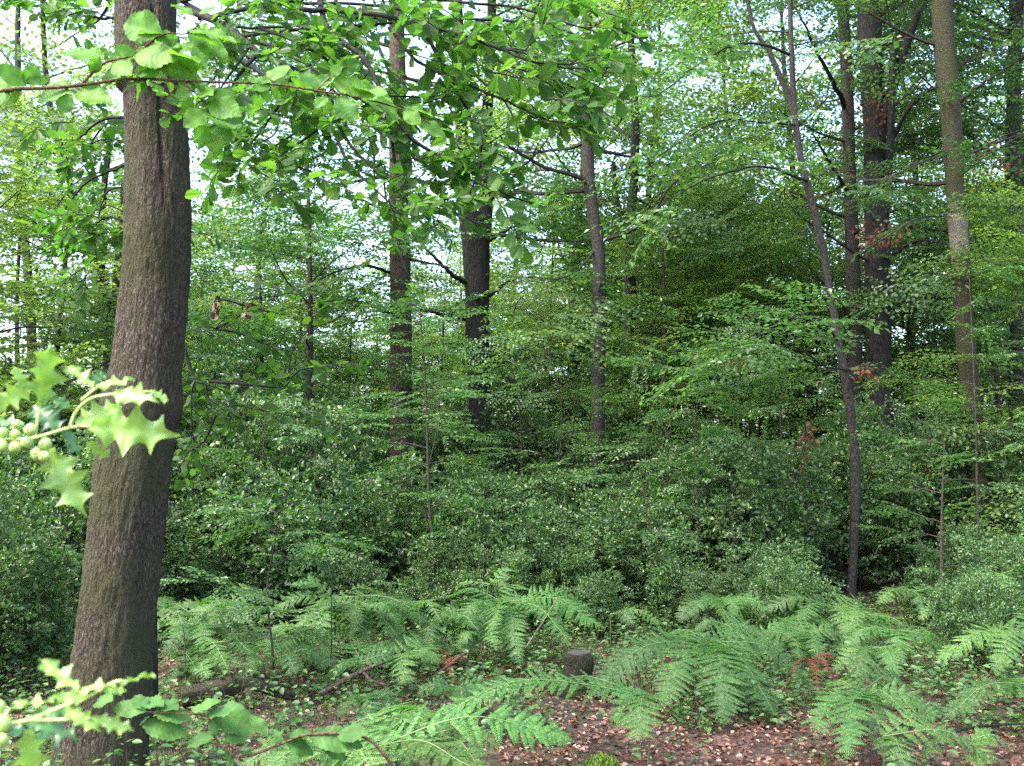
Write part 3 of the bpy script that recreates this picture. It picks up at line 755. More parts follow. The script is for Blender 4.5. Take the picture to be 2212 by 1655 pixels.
# young beeches of the middle storey, layered fans of leaves
YB = [proto_tree('young_beech', 5.6 + i, .06, .9, 2.1, 24, 200 + i, 'beech' if i == 2 else 'beech_sunlit', BEECH, 'greybark', '', .45, (-5, 55)) for i in range(3)]
spots = [(430, 19, 0), (560, 21, 1), (660, 15.5, 2), (760, 22, 0), (950, 23, 1), (1110, 20, 0), (1190, 23, 2), (1430, 19, 1), (1530, 20, 0), (1640, 24, 2), (1590, 22.5, 1), (1975, 23, 0), (2030, 25, 2), (2150, 20, 1), (2260, 14, 0), (120, 14, 1), (40, 18, 2), (330, 20, 2), (-60, 12, 0), (1770, 23, 1), (1240, 24, 0), (500, 25, 1), (640, 26, 2), (820, 27, 1), (1000, 28, 2), (1100, 26, 0), (930, 31, 0), (730, 30, 2), (1330, 28, 1), (1440, 29, 2), (220, 24, 0), (340, 26, 1)]
used = set()
for i, (px, d, k) in enumerate(spots):
    loc = ground_pt(px, d)
    sz = random.uniform(.85, 1.1)
    lab = 'young layered beech %s' % where(px) if d < 18 else 'small young beech beyond the thicket %s' % where(px) if d < 24.5 else 'far young beech seen in the light %s' % where(px)
    o = YB[k] if k not in used else copy_tree(YB[k], loc)
    used.add(k)
    o.location = loc; o.rotation_euler = (0, 0, random.uniform(0, 6.28)); o.scale = (sz,) * 3
    tag(o, lab, 'tree', 'young beeches of the middle storey')
# far wood
FB = [proto_tree('far_tree', 11.5 + 1.5 * i, .16, 1.2, 4.0, 26, 300 + i, 'beech_sunlit', FAR, 'greybark', '', .95, (0, 55), .45) for i in range(3)]
fs = [(1250, 25, 1.1), (1420, 26, 1.2), (1585, 28, 1.25), (1720, 26, 1.3), (1120, 29, .95), (560, 28, .9), (-150, 27), (20, 33), (190, 26), (330, 36), (470, 27), (600, 33), (720, 27), (830, 40), (960, 34), (1090, 28), (1180, 38), (1290, 31), (1410, 40), (1500, 32), (1620, 37), (1740, 36), (1860, 33), (1980, 27), (2100, 33), (2230, 26), (2380, 31), (80, 46), (400, 48), (700, 50), (1000, 50), (1300, 50), (1560, 48), (1800, 46), (2050, 46), (2300, 44), (1350, 60), (900, 62), (500, 60), (150, 60), (1750, 60), (2150, 60)]
used = set()
for i, (px, d, *hx) in enumerate(fs):
    k = i % 3
    loc = ground_pt(px, d)
    h = {0: .62, 1: .55, 2: .49}[k] * random.uniform(.8, 1.2) * (1 + max(0, d - 30) * .012)
    if 660 < px < 1150: h *= .80
    elif 380 < px < 660: h *= .95
    if d > 42: h *= 1.25
    if px > 1820: h *= 1.7
    elif px > 1580: h *= 1.05
    elif px < 250: h *= .55
    if hx: h = hx[0] * (11.5 / (11.5 + 1.5 * k))
    o = FB[k] if k not in used else copy_tree(FB[k], loc)
    used.add(k)
    o.location = loc; o.rotation_euler = (0, 0, random.uniform(0, 6.28)); sx = min(1.0, .45 + .6 * h); o.scale = (sx, sx, h)
    tag(o, 'pale green tree of the far wood, %s' % where(px), 'tree', 'trees of the far wood')

# pale thin stems standing in the light beyond the thicket
PS = None
for px, d in [(1405, 27), (1432, 31), (1462, 29), (1487, 33), (1510, 26.5), (1536, 30), (1560, 34), (1592, 28), (1618, 32), (1650, 30), (1450, 36), (1580, 37), (1528, 35)]:
    loc = ground_pt(px, d)
    if PS is None:
        PS = proto_tree('pole_tree', 9, .07, 5.5, 1.6, 9, 400, 'beech_sunlit', FAR, 'palebark', '', .8)
        o = PS
    else: o = copy_tree(PS, loc)
    o.location = loc; o.rotation_euler = (random.uniform(-.03, .03), random.uniform(-.03, .03), random.uniform(0, 6.28))
    s = random.uniform(.8, 1.1); o.scale = (s, s, s)
    tag(o, 'thin pale bare stem standing beyond the thicket right of the thin bent trunk', 'tree', 'pale pole stems beyond the thicket')

# ------------------------------------------------------------------ holly thicket
def make_holly(seed, H=2.5, rad=1.15, n=560):
    r = np.random.default_rng(seed)
    root = empty('holly_bush', (0, 0, 0), '', 'bush')
    st = MB(); cr = MB()
    tips = []
    for k in range(9):
        a = k * 2.4; rr = rad * math.sqrt((k + .5) / 9)
        e = np.array((math.cos(a) * rr, math.sin(a) * rr, H * (1.05 - .3 * (rr / rad) ** 2) * r.uniform(.6, 1.15)))
        b = np.array((math.cos(a) * .18, math.sin(a) * .18, -.08))
        pp = smooth_path([b, b * .6 + e * .35 + r.normal(size=3) * .06, b * .2 + e * .7 + r.normal(size=3) * .08, e], 16)
        st.add(tube(pp, np.linspace(.017, .005, 16), 5)); tips.append(pp)
    pos, dr = [], []
    for i in range(n):
        pp = tips[r.integers(0, 9)]
        t = r.uniform(.12, 1) ** .8
        p = pp[int(t * 15)]
        d = rand_unit(1, r)[0]; d[2] = abs(d[2]) * .5 - .1
        q = p + d * r.uniform(.05, .62) * (1.25 - .85 * t)
        if q[2] < .1: q[2] = .1 + r.random() * .2
        if r.random() < .25: st.add(tube(np.array([p, (p + q) / 2 + r.normal(size=3) * .03, q]), [.006, .004, .003], 3, cap=False))
        o = q * np.array((1, 1, .25)); pos.append(q); dr.append(norm(d + norm(o) * .5 + rand_unit(1, r)[0] * .3))
    put_sprays(cr, HOLLY, pos, dr, r, roll=.6, smin=.75, smax=1.25, flat=.9)
    st.build('stem', M['twig'], root, smooth=True)
    cr.build('foliage', [M['holly'], M['twig']], root)
    return root
HB = [make_holly(500 + i, 2.2 + .25 * i, 1.1 + .07 * i, 430 + 35 * i) for i in range(4)]
used = set()
rt = random.Random(5)
TR_LOW = [(868, 1060, 17), (1036, 970, 18), (1285, 1075, 16.5), (1350, 905, 21), (1842, 1320, 12.6), (1898, 880, 19), (2112, 1120, 14.5), (2195, 920, 22)]
def holly(px, d, k, s, rz=None, label=None, sxy=1.0):
    for tx, ty, td in TR_LOW:
        if d < td - .1 and abs(px - tx) < 1.0 * s * sxy * FPX / d + 15 and (d < 14 or rt.random() < .92):
            zt = CAM_H - (ty - 1030) * d / FPX
            s = min(s, max(.28, zt / ((2.2 + .25 * k) * 1.02)) * rt.uniform(.9, 1.12))
    if 1430 < px < 1830: s = min(s, rt.uniform(.6, .9))
    sxy = min(sxy * 1.0, 1.0 / s ** .3)
    loc = ground_pt(px, d)
    o = HB[k] if k not in used else copy_tree(HB[k], loc)
    used.add(k)
    o.location = loc; o.rotation_euler = (random.uniform(-.08, .08), random.uniform(-.08, .08), random.uniform(0, 6.28) if rz is None else rz)
    o.scale = (s * sxy, s * sxy, s)
    tag(o, label or 'dark glossy holly bush in the thicket, %s' % where(px), 'bush', 'holly bushes of the thicket')
i = 0
for d, step, s0 in ((11.4, 210, .62), (12.3, 215, .86), (13.3, 205, .95), (14.6, 195, 1.08), (16.2, 195, 1.14), (18.2, 195, 1.12)):
    x = -140 + (i % 3) * 70
    while x < 2340:
        px = x + rt.uniform(-60, 60)
        dd = d + rt.uniform(-.55, .55)
        s = s0 * rt.choice((.75, .85, .95, 1.0, 1.1, 1.25))
        if d < 12 and 1480 < px < 2100: dd += .9
        if abs(px - 1838) < 165 and dd < 13.2: x += step; continue
        if d < 13 and px < 330: dd -= .8
        holly(px, dd, i % 4, s, sxy=rt.uniform(.85, 1.1) / s ** .35)
        i += 1; x += step
for q in range(17):
    px = 300 + q * 112 + rt.uniform(-30, 30)
    if abs(px - 1838) < 90: continue
    holly(px, rt.uniform(10.5, 11.3), i % 4, rt.uniform(.26, .42), label='low holly at the foot of the thicket, %s' % where(px)); i += 1
for px, d, s in [(2150, 9.4, .4), (2090, 8.4, .3), (40, 9.2, .75), (-60, 7.6, .6), (140, 10.2, .8), (1700, 9.8, .34), (60, 7.9, .45)]:
    holly(px, d, i % 4, s, label='low holly bush %s, in front of the thicket' % where(px)); i += 1

# ------------------------------------------------------------------ thin saplings with small leaves
def sapling(stem, r0, label, leaf_from=.1, seed=0, every=.09, protos=None, mat='beech', size=(.35, .6)):
    r = np.random.default_rng(seed)
    pp = smooth_path([P(*q) for q in stem], 30)
    pp[0][2] = min(pp[0][2], gz(pp[0][0], pp[0][1]) - .03)
    root = empty('beech_sapling', pp[0], label, 'sapling', 'thin saplings in the undergrowth')
    b = MB(); b.add(tube(pp, np.linspace(r0, r0 * .3, 30), 6))
    a, d = along(pp[int(30 * leaf_from):], every, r, 0, (.8, 1.4))
    c = MB(); pos, dr = [], []
    for p, q in zip(a, d):
        az = r.uniform(0, 6.28); q = np.array((math.cos(az), math.sin(az), r.uniform(-.05, .35)))
        Lt = r.uniform(.1, .5)
        b.add(tube(np.array([p, p + q * Lt * .5 + np.array((0, 0, .02)), p + q * Lt]), [r0 * .35, r0 * .25, .0015], 4, cap=False))
        pos += [p + q * Lt * .4, p + q * Lt]; dr += [q + np.array((.4, .3, 0)), q]
    b.build('trunk', M['twig'], root, smooth=True)
    put_sprays(c, protos or BEECHL, pos, dr, r, smin=size[0], smax=size[1])
    c.build('crown', [M[mat], M['twig']], root)
sapling([(592, 1500, 7.6), (588, 1400, 7.6), (580, 1330, 7.6), (578, 1260, 7.6), (590, 1190, 7.6), (610, 1110, 7.6)], .011, 'thin dark sapling rising beside the fallen mossy log', .25, 1, .12)
sapling([(712, 1500, 7.9), (716, 1380, 7.9), (716, 1290, 7.9), (722, 1180, 7.9)], .006, 'wisp-thin sapling right of the fallen mossy log', .5, 2, .16, size=(.25, .4))
sapling([(402, 1500, 7.2), (400, 1420, 7.2), (396, 1360, 7.2), (380, 1330, 7.2)], .005, 'short wispy sapling at the left end of the fallen log', .5, 3, .15, size=(.25, .4))
sapling([(940, 1300, 11.4), (934, 1180, 11.4), (926, 1060, 11.4), (922, 900, 11.4), (914, 760, 11.4), (906, 660, 11.4)], .022, 'thin upright sapling in front of the thicket, right of the brown trunk', .2, 4, .14)
sapling([(690, 1300, 11.6), (686, 1140, 11.6), (682, 1000, 11.6), (676, 900, 11.6)], .013, 'slim sapling in the thicket between the oak and the brown trunk', .2, 5, .15)
sapling([(560, 1250, 11.0), (555, 1120, 11.0), (566, 1000, 11.0), (575, 880, 11.0)], .012, 'slim sapling in the thicket nearest the hazel twigs', .2, 6, .16)
sapling([(1410, 1270, 11.3), (1404, 1160, 11.3), (1394, 1080, 11.3), (1380, 1000, 11.3)], .011, 'slim sapling in the thicket below the thin bent trunk', .2, 7, .16)
sapling([(2036, 1300, 10.5), (2034, 1180, 10.5), (2036, 1060, 10.5), (2040, 960, 10.5)], .02, 'dark sapling in the shade left of the mossy trunk', .2, 8, .13)
sapling([(2120, 1290, 12.5), (2112, 1100, 12.5), (2108, 930, 12.5), (2102, 770, 12.5), (2094, 600, 12.5)], .018, 'pale straight sapling close in front of the mossy trunk', .3, 9, .3)
sapling([(1510, 1200, 12.0), (1506, 1080, 12), (1500, 960, 12), (1508, 850, 12)], .01, 'slim sapling in the thicket left of the slender bending trunk', .2, 10, .14)

rs = random.Random(4)
for q in range(13):
    px = 380 + q * 135 + rs.uniform(-40, 40); d = rs.uniform(12.6, 15.5); top = rs.uniform(640, 900)
    if min(abs(px - a) for a in (868, 1036, 1288, 1350, 1838, 2105)) < 45: px += 70
    sapling([(px, 1030 + 1.62 * FPX / d, d), (px + rs.uniform(-15, 15), 1100, d), (px + rs.uniform(-25, 25), (1100 + top) / 2, d), (px + rs.uniform(-40, 40), top, d)], rs.uniform(.012, .02), 'whippy sapling poking out of the holly, %s' % where(px), .3, 30 + q, .16, BEECH, 'beech', (.4, .75))

# ------------------------------------------------------------------ bracken
tooth_lobes = 9
def feather(mb, pts, width, r, teeth=None, up=UP, mat=0, hang=.13):
    """one arching frond: an axis through pts with comb-like pinnae that carry small rounded lobes"""
    L = np.sum(np.linalg.norm(np.diff(pts, axis=0), axis=1))
    teeth = teeth or max(13, int(L / .037))
    pts = pts + r.normal(size=pts.shape) * np.array((.5, .5, .35)) * .025 * L; pts[0] -= pts[0] - pts[0]
    pp = smooth_path(pts, teeth + 1); tg = norm(np.gradient(pp, axis=0))
    mb.add(tube(pp, np.linspace(.003, .0008, teeth + 1), 4, cap=False), 1)
    B, D, N, S = [], [], [], []
    for i in range(teeth + 1):
        t = i / teeth
        prof = (min(1, .45 + t * 3.2) * (1 - t) ** .75 + .02)
        s_ = norm(np.cross(tg[i], up)); nn = np.cross(s_, tg[i])
        for sd in (-1, 1):
            if r.random() < .03: continue
            ln = width * prof * r.uniform(.78, 1.12)
            d = norm(s_ * sd + tg[i] * .42 - nn * hang * r.uniform(.3, 1.7) + r.normal(size=3) * .11)
            end = pp[i] + d * ln
            k = max(3, int(ln / .0085))
            for q in range(k):
                u = (q + .5) / k
                b = pp[i] + d * ln * u - nn * hang * .35 * ln * u * u
                lw = .0195 * (1 - u) ** .55 * min(1, ln / .09) + .003
                for e in (-1, 1):
                    ld = norm(np.cross(nn, d) * e + d * .45 - nn * .12)
                    B.append(b); D.append(ld); N.append(nn + r.normal(size=3) * .14); S.append(lw * r.uniform(.85, 1.15))
            if k: pass
    put_leaves(mb, lobe, np.array(B), np.array(D), np.array(N), np.array(S), mat)
lobe = proto([(-.22, 0, 0), (.22, 0, 0), (.30, .55, .03), (.0, 1.0, -.05), (-.30, .55, .03)], [(0, 1, 2, 3, 4)])
def bracken(apex, tips, label, base=None, w=.15, seed=0, mat='fern', group='bracken plants of the clearing', cat='fern', name='bracken_fern'):
    r = np.random.default_rng(seed)
    A = P(*apex)
    g0 = np.array((A[0], A[1] + .05, gz(A[0], A[1] + .05) - .04)) if base is None else np.array(base)
    root = empty(name, g0, label, cat, group)
    st = MB(); st.add(tube(smooth_path([g0, g0 * .5 + A * .5 + np.array((r.normal() * .03, r.normal() * .03, 0)), A], 12), np.linspace(.0065, .004, 12), 6)); st.build('stalk', M['stalk'] if mat == 'fern' else M[mat], root, smooth=True)
    for tp in tips:
        x, y, dd = tp[0], tp[1], (tp[2] if len(tp) > 2 else 0)
        T = P(x, y, apex[2] + dd)
        wf = w * (tp[3] if len(tp) > 3 else 1) * r.uniform(.9, 1.1)
        L = np.linalg.norm(T - A)
        mid = A * .5 + T * .5 + np.array((0, 0, L * .13 + .02))
        q = A * .18 + T * .82 + np.array((0, 0, L * .07))
        f = MB(); feather(f, np.array([A, mid, q, T]), min(wf, L * .36 + .02), r, up=norm(UP + np.array((0, -.35, 0)) + r.normal(size=3) * .18))
        f.build('frond', [M[mat], M['stalk'] if mat == 'fern' else M[mat]], root)
FERNS = [
 ((725, 1290, 9), [(960, 1372, -.4, 1.2), (835, 1285, .3), (625, 1262, 0), (560, 1345, -.2), (690, 1410, -.7), (810, 1430, -.8, 1.1), (640, 1380, -.5), (880, 1400, -.7)], 'tall bracken with a long frond arching right, left of centre', .17),
 ((1090, 1300, 9), [(1308, 1360, -.3, 1.25), (955, 1290, .2), (972, 1352, -.3), (1150, 1278, .5, .8), (1010, 1410, -.6), (1125, 1440, -.8), (1290, 1320, .3), (1235, 1395, -.6), (1060, 1380, -.7)], 'tall bracken above the brush, straight behind the tree stump', .17),
 ((1055, 1262, 9.6), [(950, 1290, .1, .8), (1122, 1232, .2, .9), (1100, 1280, -.4, .8)], 'topmost small bracken shoot against the thicket', .12),
 ((1690, 1272, 10), [(1562, 1332, 0), (1765, 1276, 0), (1580, 1298, .4), (1660, 1326, -.5), (1720, 1300, -.5)], 'bracken standing left of the slender trunk foot', .16),
 ((1800, 1310, 9), [(1640, 1325, 0), (1960, 1405, -.2, 1.1), (1900, 1375, -.5), (1720, 1345, -.4), (1890, 1325, .3), (1830, 1380, -.6)], 'yellow-green bracken in front of the slender trunk foot', .16),
 ((1540, 1385, 7.4), [(1262, 1505, -.2, 1.3), (1760, 1478, -.1, 1.2), (1672, 1545, -.9, 1.3), (1560, 1560, -1.0, 1.3), (1430, 1530, -.7, 1.2), (1410, 1395, .5), (1650, 1405, .4), (1330, 1440, .1), (1610, 1500, -.6, 1.2), (1480, 1480, -.5, 1.2)], 'wide spreading pale bracken right of the tree stump', .2),
 ((1400, 1500, 5.7), [(890, 1585, -.1, 1.1), (1375, 1600, -.5), (1130, 1520, .5), (1330, 1570, -.3)], 'bracken with a long low frond pointing left over bare litter', .17),
 ((740, 1640, 4.7), [(1240, 1610, -.1, 1.15), (650, 1600, .3), (900, 1535, .6), (1050, 1680, -.4, 1.2), (560, 1665, -.2), (1000, 1560, .5), (820, 1700, -.5, 1.2)], 'big bracken spreading along the bottom of the clearing', .17),
 ((1860, 1498, 6.2), [(1835, 1640, -.8, 1.2), (1762, 1590, -.5), (2040, 1560, -.1, 1.1), (1970, 1490, .4), (1782, 1486, .3), (1920, 1640, -.7), (1950, 1530, -.3)], 'bracken with drooping comb fronds at the lower right', .16),
 ((2225, 1372, 6.6), [(2025, 1428, -.1, 1.1), (2150, 1450, -.5), (2330, 1420, 0), (2260, 1330, .5), (2110, 1390, .4)], 'bright bracken at the right edge, upper one of two', .16),
 ((2240, 1478, 6.0), [(2040, 1550, -.1, 1.1), (2330, 1550, -.2), (2170, 1500, .3)], 'bracken at the right edge, lower one of two', .15),
 ((1912, 1592, 5.5), [(2165, 1650, -.1, 1.1), (2030, 1570, .3), (1960, 1680, -.4)], 'low bracken frond lying over the litter at the bottom right', .14),
 ((430, 1385, 8), [(330, 1450, -.1), (530, 1350, .2), (470, 1470, -.6), (560, 1420, -.3), (360, 1370, .3), (390, 1480, -.6)], 'bracken close to the right of the broad oak trunk', .17),
 ((100, 1215, 8.8), [(35, 1250, -.1), (190, 1202, .1), (170, 1245, -.5), (60, 1220, .4)], 'bright bracken left of the broad oak trunk', .15),
 ((1565, 1350, 8.4), [(1500, 1362, 0), (1655, 1395, -.2), (1595, 1410, -.5), (1620, 1350, .3)], 'small bracken left of the yellow-green bracken', .13),
 ((1320, 1325, 9.4), [(1432, 1352, -.1), (1370, 1350, -.4)], 'single small frond before the dark thicket', .11),
 ((600, 1420, 7.6), [(500, 1470, -.2), (720, 1440, -.1), (640, 1455, -.3), (560, 1390, .3), (690, 1400, .3)], 'light green bracken behind the fallen mossy log', .17),
 ((850, 1420, 7.9), [(760, 1450, -.1), (960, 1430, -.1), (880, 1480, -.6), (800, 1400, .3), (940, 1395, .3)], 'light green bracken behind the broken branch', .16),
 ((790, 1505, 6.9), [(730, 1550, -.3), (870, 1545, -.2), (800, 1570, -.4)], 'small bracken below the broken branch', .13),
 ((980, 1490, 7.0), [(900, 1500, 0), (1080, 1505, 0), (1010, 1530, -.4)], 'small flat bracken left of the tree stump', .12),
 ((2040, 1310, 9.2), [(1985, 1340, 0), (2090, 1320, 0), (2050, 1350, -.4)], 'small shaded bracken below the mossy trunk', .13),
 ((2160, 1240, 9.0), [(2090, 1270, 0), (2240, 1250, 0), (2180, 1290, -.4)], 'shaded bracken right of the mossy trunk', .13),
 ((1900, 1400, 7.5), [(1800, 1450, -.1), (1990, 1420, 0), (1940, 1460, -.4), (1850, 1470, -.4)], 'dim bracken beside the dead brown fern', .14),
 ((350, 1340, 9.2), [(300, 1400, -.1), (440, 1310, .1), (400, 1380, -.3), (370, 1290, .3)], 'feathery bracken behind the broad oak trunk', .16),
 ((420, 1440, 7.5), [(340, 1490, -.1), (520, 1435, -.1), (450, 1465, -.3), (380, 1420, .3), (480, 1415, .3)], 'low green bracken between the broad oak trunk and the log', .17),
 ((520, 1400, 8.2), [(430, 1440, -.1), (630, 1390, .1), (560, 1460, -.5), (480, 1370, .4), (590, 1360, .4)], 'lush bracken right behind the thin dark sapling', .18),
 ((680, 1370, 8.6), [(590, 1400, -.1), (790, 1380, 0), (720, 1440, -.6), (650, 1330, .4), (760, 1340, .4), (620, 1440, -.5)], 'lush bracken below the tall left-of-centre one', .18),
 ((780, 1430, 7.6), [(700, 1470, -.1), (880, 1440, 0), (840, 1405, .4), (740, 1400, .4)], 'lush bracken just above the broken branch tip', .17),
 ((900, 1400, 8.4), [(820, 1420, -.1), (990, 1405, 0), (930, 1450, -.6), (870, 1370, .4), (960, 1370, .4)], 'bracken between the two tall centre plants', .16),
 ((1740, 1370, 8.2), [(1660, 1400, -.1), (1830, 1385, 0), (1770, 1430, -.6), (1710, 1345, .4)], 'soft bracken above the dead red-brown bracken', .15),
 ((2090, 1600, 5.7), [(1990, 1640, -.2), (2190, 1620, 0), (2120, 1670, -.4)], 'flat bracken by the long pale stick', .12),
 ((500, 1300, 9.6), [(420, 1330, -.1), (590, 1300, .1), (520, 1350, -.3), (560, 1270, .3)], 'bracken before the thicket above the thin dark sapling', .15),
]
for i, (ap, tips, lab, w_) in enumerate(FERNS):
    bracken(ap, tips, lab, w=w_ * 1.2, seed=700 + i)
rf = random.Random(9)
def scatter_ferns(n, x0, x1, d0, d1, lab, h=(.3, .6), avoid=()):
    for k in range(n):
        px = rf.uniform(x0, x1); d = rf.uniform(d0, d1); z = rf.uniform(*h)
        y = 1030 + (CAM_H - z) * FPX / d
        if any(abs(px - ax) < aw and d < ad for ax, aw, ad in avoid): continue
        tips = []
        m = rf.randint(4, 6); a0 = rf.random() * 6.28
        for q in range(m):
            a = a0 + q * 6.28 / m + rf.uniform(-.3, .3); L = rf.uniform(.3, .55)
            tips.append((px + math.cos(a) * L * FPX / d, y + rf.uniform(.06, .22) * FPX / d + (-math.sin(a) * L * .1) * FPX / d, math.sin(a) * L))
        bracken((px, y, d), tips, lab, w=rf.uniform(.12, .17), seed=900 + k + int(x0))
scatter_ferns(14, 340, 1000, 7.7, 10.0, 'green bracken in the dense patch between the broad oak trunk and the stump')
scatter_ferns(7, 1000, 1250, 8.4, 10.0, 'green bracken in the brush behind the tree stump', (.25, .45), [(1250, 90, 9)])
scatter_ferns(9, 1480, 2000, 7.8, 10.0, 'green bracken before the thicket around the slender trunk foot', (.25, .5))
scatter_ferns(5, 620, 1000, 5.0, 5.9, 'low bracken in the bottom patch left of the bare litter', (.2, .35))
scatter_ferns(5, -40, 130, 7.5, 9.5, 'bracken in the shade left of the broad oak trunk', (.3, .6))
bracken((960, 1425, 8.0), [(900, 1470, -.2), (1030, 1440, 0), (980, 1480, -.4), (920, 1440, .2)], 'collapsed rust-brown bracken below the tall centre bracken', w=.07, seed=801, mat='dead_fern', group='dead bracken', name='dead_bracken')
bracken((1750, 1425, 7.2), [(1810, 1480, -.3), (1700, 1480, -.3), (1770, 1510, -.5), (1830, 1440, .1)], 'dead red-brown bracken right of the wide pale bracken', w=.08, seed=802, mat='dead_fern', group='dead bracken', name='dead_bracken')
bracken((1120, 1440, 7.9), [(1060, 1480, -.3), (1180, 1460, -.2)], 'small dead bracken left of the tree stump', w=.07, seed=803, mat='dead_fern', group='dead bracken', name='dead_bracken')

# ------------------------------------------------------------------ stump, log, branches on the ground
sp = P(1250, 1490, 7.6); sp[2] = gz(sp[0], sp[1])
st = empty('tree_stump', sp, 'short dark sawn tree stump beside the wide pale bracken', 'stump')
zt = P(1252, 1412, 7.6)[2]
hh = zt - sp[2]
pp = np.array([sp + np.array((0.01 * math.sin(k), 0, -.06 + (hh + .06) * k / 18)) for k in range(19)])
rr = .102 + .05 * np.exp(-np.linspace(0, 4, 19)); rr[-1] *= .95; pp[-1] += np.array((0, 0, .004))
def stump_bump(pts, a, rd):
    return np.array([[.010 * noise.noise(Vector((math.cos(t) * 4, math.sin(t) * 4, p[2] * 2))) + .022 * max(-.3, math.cos(4 * t + 1)) * math.exp(-k / 4) + .004 * math.cos(3 * t) + .006 * noise.noise(Vector((math.cos(t) * 9, math.sin(t) * 9, k * .4))) for t in a] for k, p in enumerate(pts)])
b = MB(); b.add(tube(pp, rr, 40, bump=stump_bump, cap=True)); b.build('bark', M['stumpbark'], st, smooth=True)
b = MB(); b.add(tube(np.array([pp[-1] + np.array((0, 0, -.004)), pp[-1] + np.array((0, 0, .006))]), [.09, .088], 32))
m, t_, n, l = new_mat('sawn_wood')
tc = n.new('ShaderNodeTexCoord'); wv = n.new('ShaderNodeTexWave'); wv.wave_type = 'RINGS'; wv.rings_direction = 'Z'; wv.inputs['Scale'].default_value = 30; wv.inputs['Distortion'].default_value = 2
l.new(tc.outputs['Object'], wv.inputs['Vector']); rp = ramp(n, [(0, (.022, .019, .02)), (1, (.05, .044, .044))]); l.new(wv.outputs[0], rp.inputs[0])
p = n.new('ShaderNodeBsdfPrincipled'); p.inputs['Roughness'].default_value = .7; l.new(rp.outputs[0], p.inputs['Base Color']); o = n.new('ShaderNodeOutputMaterial'); l.new(p.outputs[0], o.inputs[0])
b.build('sawn_top', m, st)

def stick(name, label, cat, pts, r0, r1, mat, sides=8, stubs=(), amp=.15, group=None, n=28):
    q = smooth_path([P(*a) for a in pts], n)
    root = empty(name, q[0], label, cat, group)
    b = MB(); b.add(tube(q, np.linspace(r0, r1, n), sides, bump=rough(r0 * amp, 10, 6)))
    for a, c, rs in stubs: b.add(tube(smooth_path([P(*a), P(*c)], 5), np.linspace(rs, rs * .6, 5), 6))
    ob = b.build('wood', M[mat], root, smooth=True)
    return root
stick('fallen_log', 'rotten mossy log lying right of the broad oak trunk', 'log', [(392, 1505, 7.1), (440, 1495, 7.15), (490, 1480, 7.2), (540, 1476, 7.25), (580, 1488, 7.3), (640, 1506, 7.4)], .068, .026, 'oakbark', 16, [((500, 1470, 7.2), (496, 1448, 7.2), .012), ((535, 1490, 7.2), (545, 1530, 7.1), .03)], .35)
stick('broken_branch', 'brown broken branch propped in the bracken, pointing up right', 'branch', [(690, 1500, 7.3), (730, 1478, 7.35), (780, 1452, 7.4), (832, 1430, 7.45)], .024, .012, 'pinebark', 10, [((785, 1452, 7.4), (800, 1470, 7.35), .014), ((800, 1470, 7.35), (840, 1482, 7.3), .012)], .25)
stick('fallen_stick', 'reddish stick on the ground between the broken branch and stump', 'stick', [(1040, 1492, 7.3), (1070, 1482, 7.35), (1100, 1474, 7.4)], .010, .006, 'twig_brown', group='fallen sticks')
stick('fallen_stick', 'pale slanting stick rising through the tall centre bracken', 'stick', [(1135, 1400, 8.4), (1155, 1370, 8.45), (1175, 1340, 8.5), (1205, 1290, 8.6)], .006, .003, 'palebark', group='fallen sticks')
stick('fallen_stick', 'long thin pale stick lying at the lower right under the bracken', 'stick', [(2030, 1590, 5.9), (2100, 1572, 6.0), (2160, 1566, 6.1), (2240, 1562, 6.2)], .008, .006, 'greybark', group='fallen sticks')
stick('fallen_stick', 'thin red stem leaning against the tree stump', 'stick', [(1262, 1510, 7.35), (1278, 1470, 7.4), (1290, 1425, 7.5)], .005, .003, 'twig_brown', group='fallen sticks')
stick('fallen_stick', 'brown stick in the brush above the rust-brown bracken', 'stick', [(940, 1460, 7.8), (985, 1425, 7.9), (1010, 1408, 8.0)], .016, .008, 'twig_brown', group='fallen sticks')
stick('fallen_stick', 'thin orange stem standing in the litter below the wide pale bracken', 'stick', [(1600, 1650, 5.3), (1615, 1610, 5.4), (1630, 1580, 5.5)], .004, .003, 'twig_brown', group='fallen sticks')

# moss and stone at the bottom
def mound(name, label, cat, x, y, d, rx, ry, h, mat, seed, fuzz=0, fmat=None):
    c = P(x, y, d); c[2] = gz(c[0], c[1])
    root = empty(name, c, label, cat)
    V, F = [], []
    N1, N2 = 28, 12
    for j in range(N2 + 1):
        f = j / N2
        for i in range(N1):
            a = 2 * math.pi * i / N1
            k = 1 + .22 * noise.noise(Vector((math.cos(a) * 1.3, math.sin(a) * 1.3, seed)))
            q = (c[0] + math.cos(a) * rx * f * k, c[1] + math.sin(a) * ry * f * k, c[2] - .03 + (h + .03) * math.sqrt(max(0, 1 - f * f)) * (1 + .3 * noise.noise(Vector((math.cos(a) * f * 3, math.sin(a) * f * 3, seed + 5)))))
            V.append(q)
            if j < N2: F.append((j * N1 + i, (j + 1) * N1 + i, (j + 1) * N1 + (i + 1) % N1, j * N1 + (i + 1) % N1))
    b = MB(); b.add(proto(V, F)); b.build('body', mat, root, smooth=True)
    if fuzz:
        r = np.random.default_rng(seed); VV = np.array(V)
        idx = r.integers(0, len(V), fuzz)
        base = VV[idx] + r.normal(size=(fuzz, 3)) * np.array((.02, .02, .004))
        f = MB(); put_leaves(f, rhomb, base, UP + r.normal(size=(fuzz, 3)) * .5, rand_unit(fuzz, r), r.uniform(.012, .026, fuzz)); f.build('fronds', fmat, root)
mossm = leaf_mat('moss', [(0, (.05, .11, .015)), (1, (.11, .19, .03))], (1, 1, 1), .1, .8, .2)
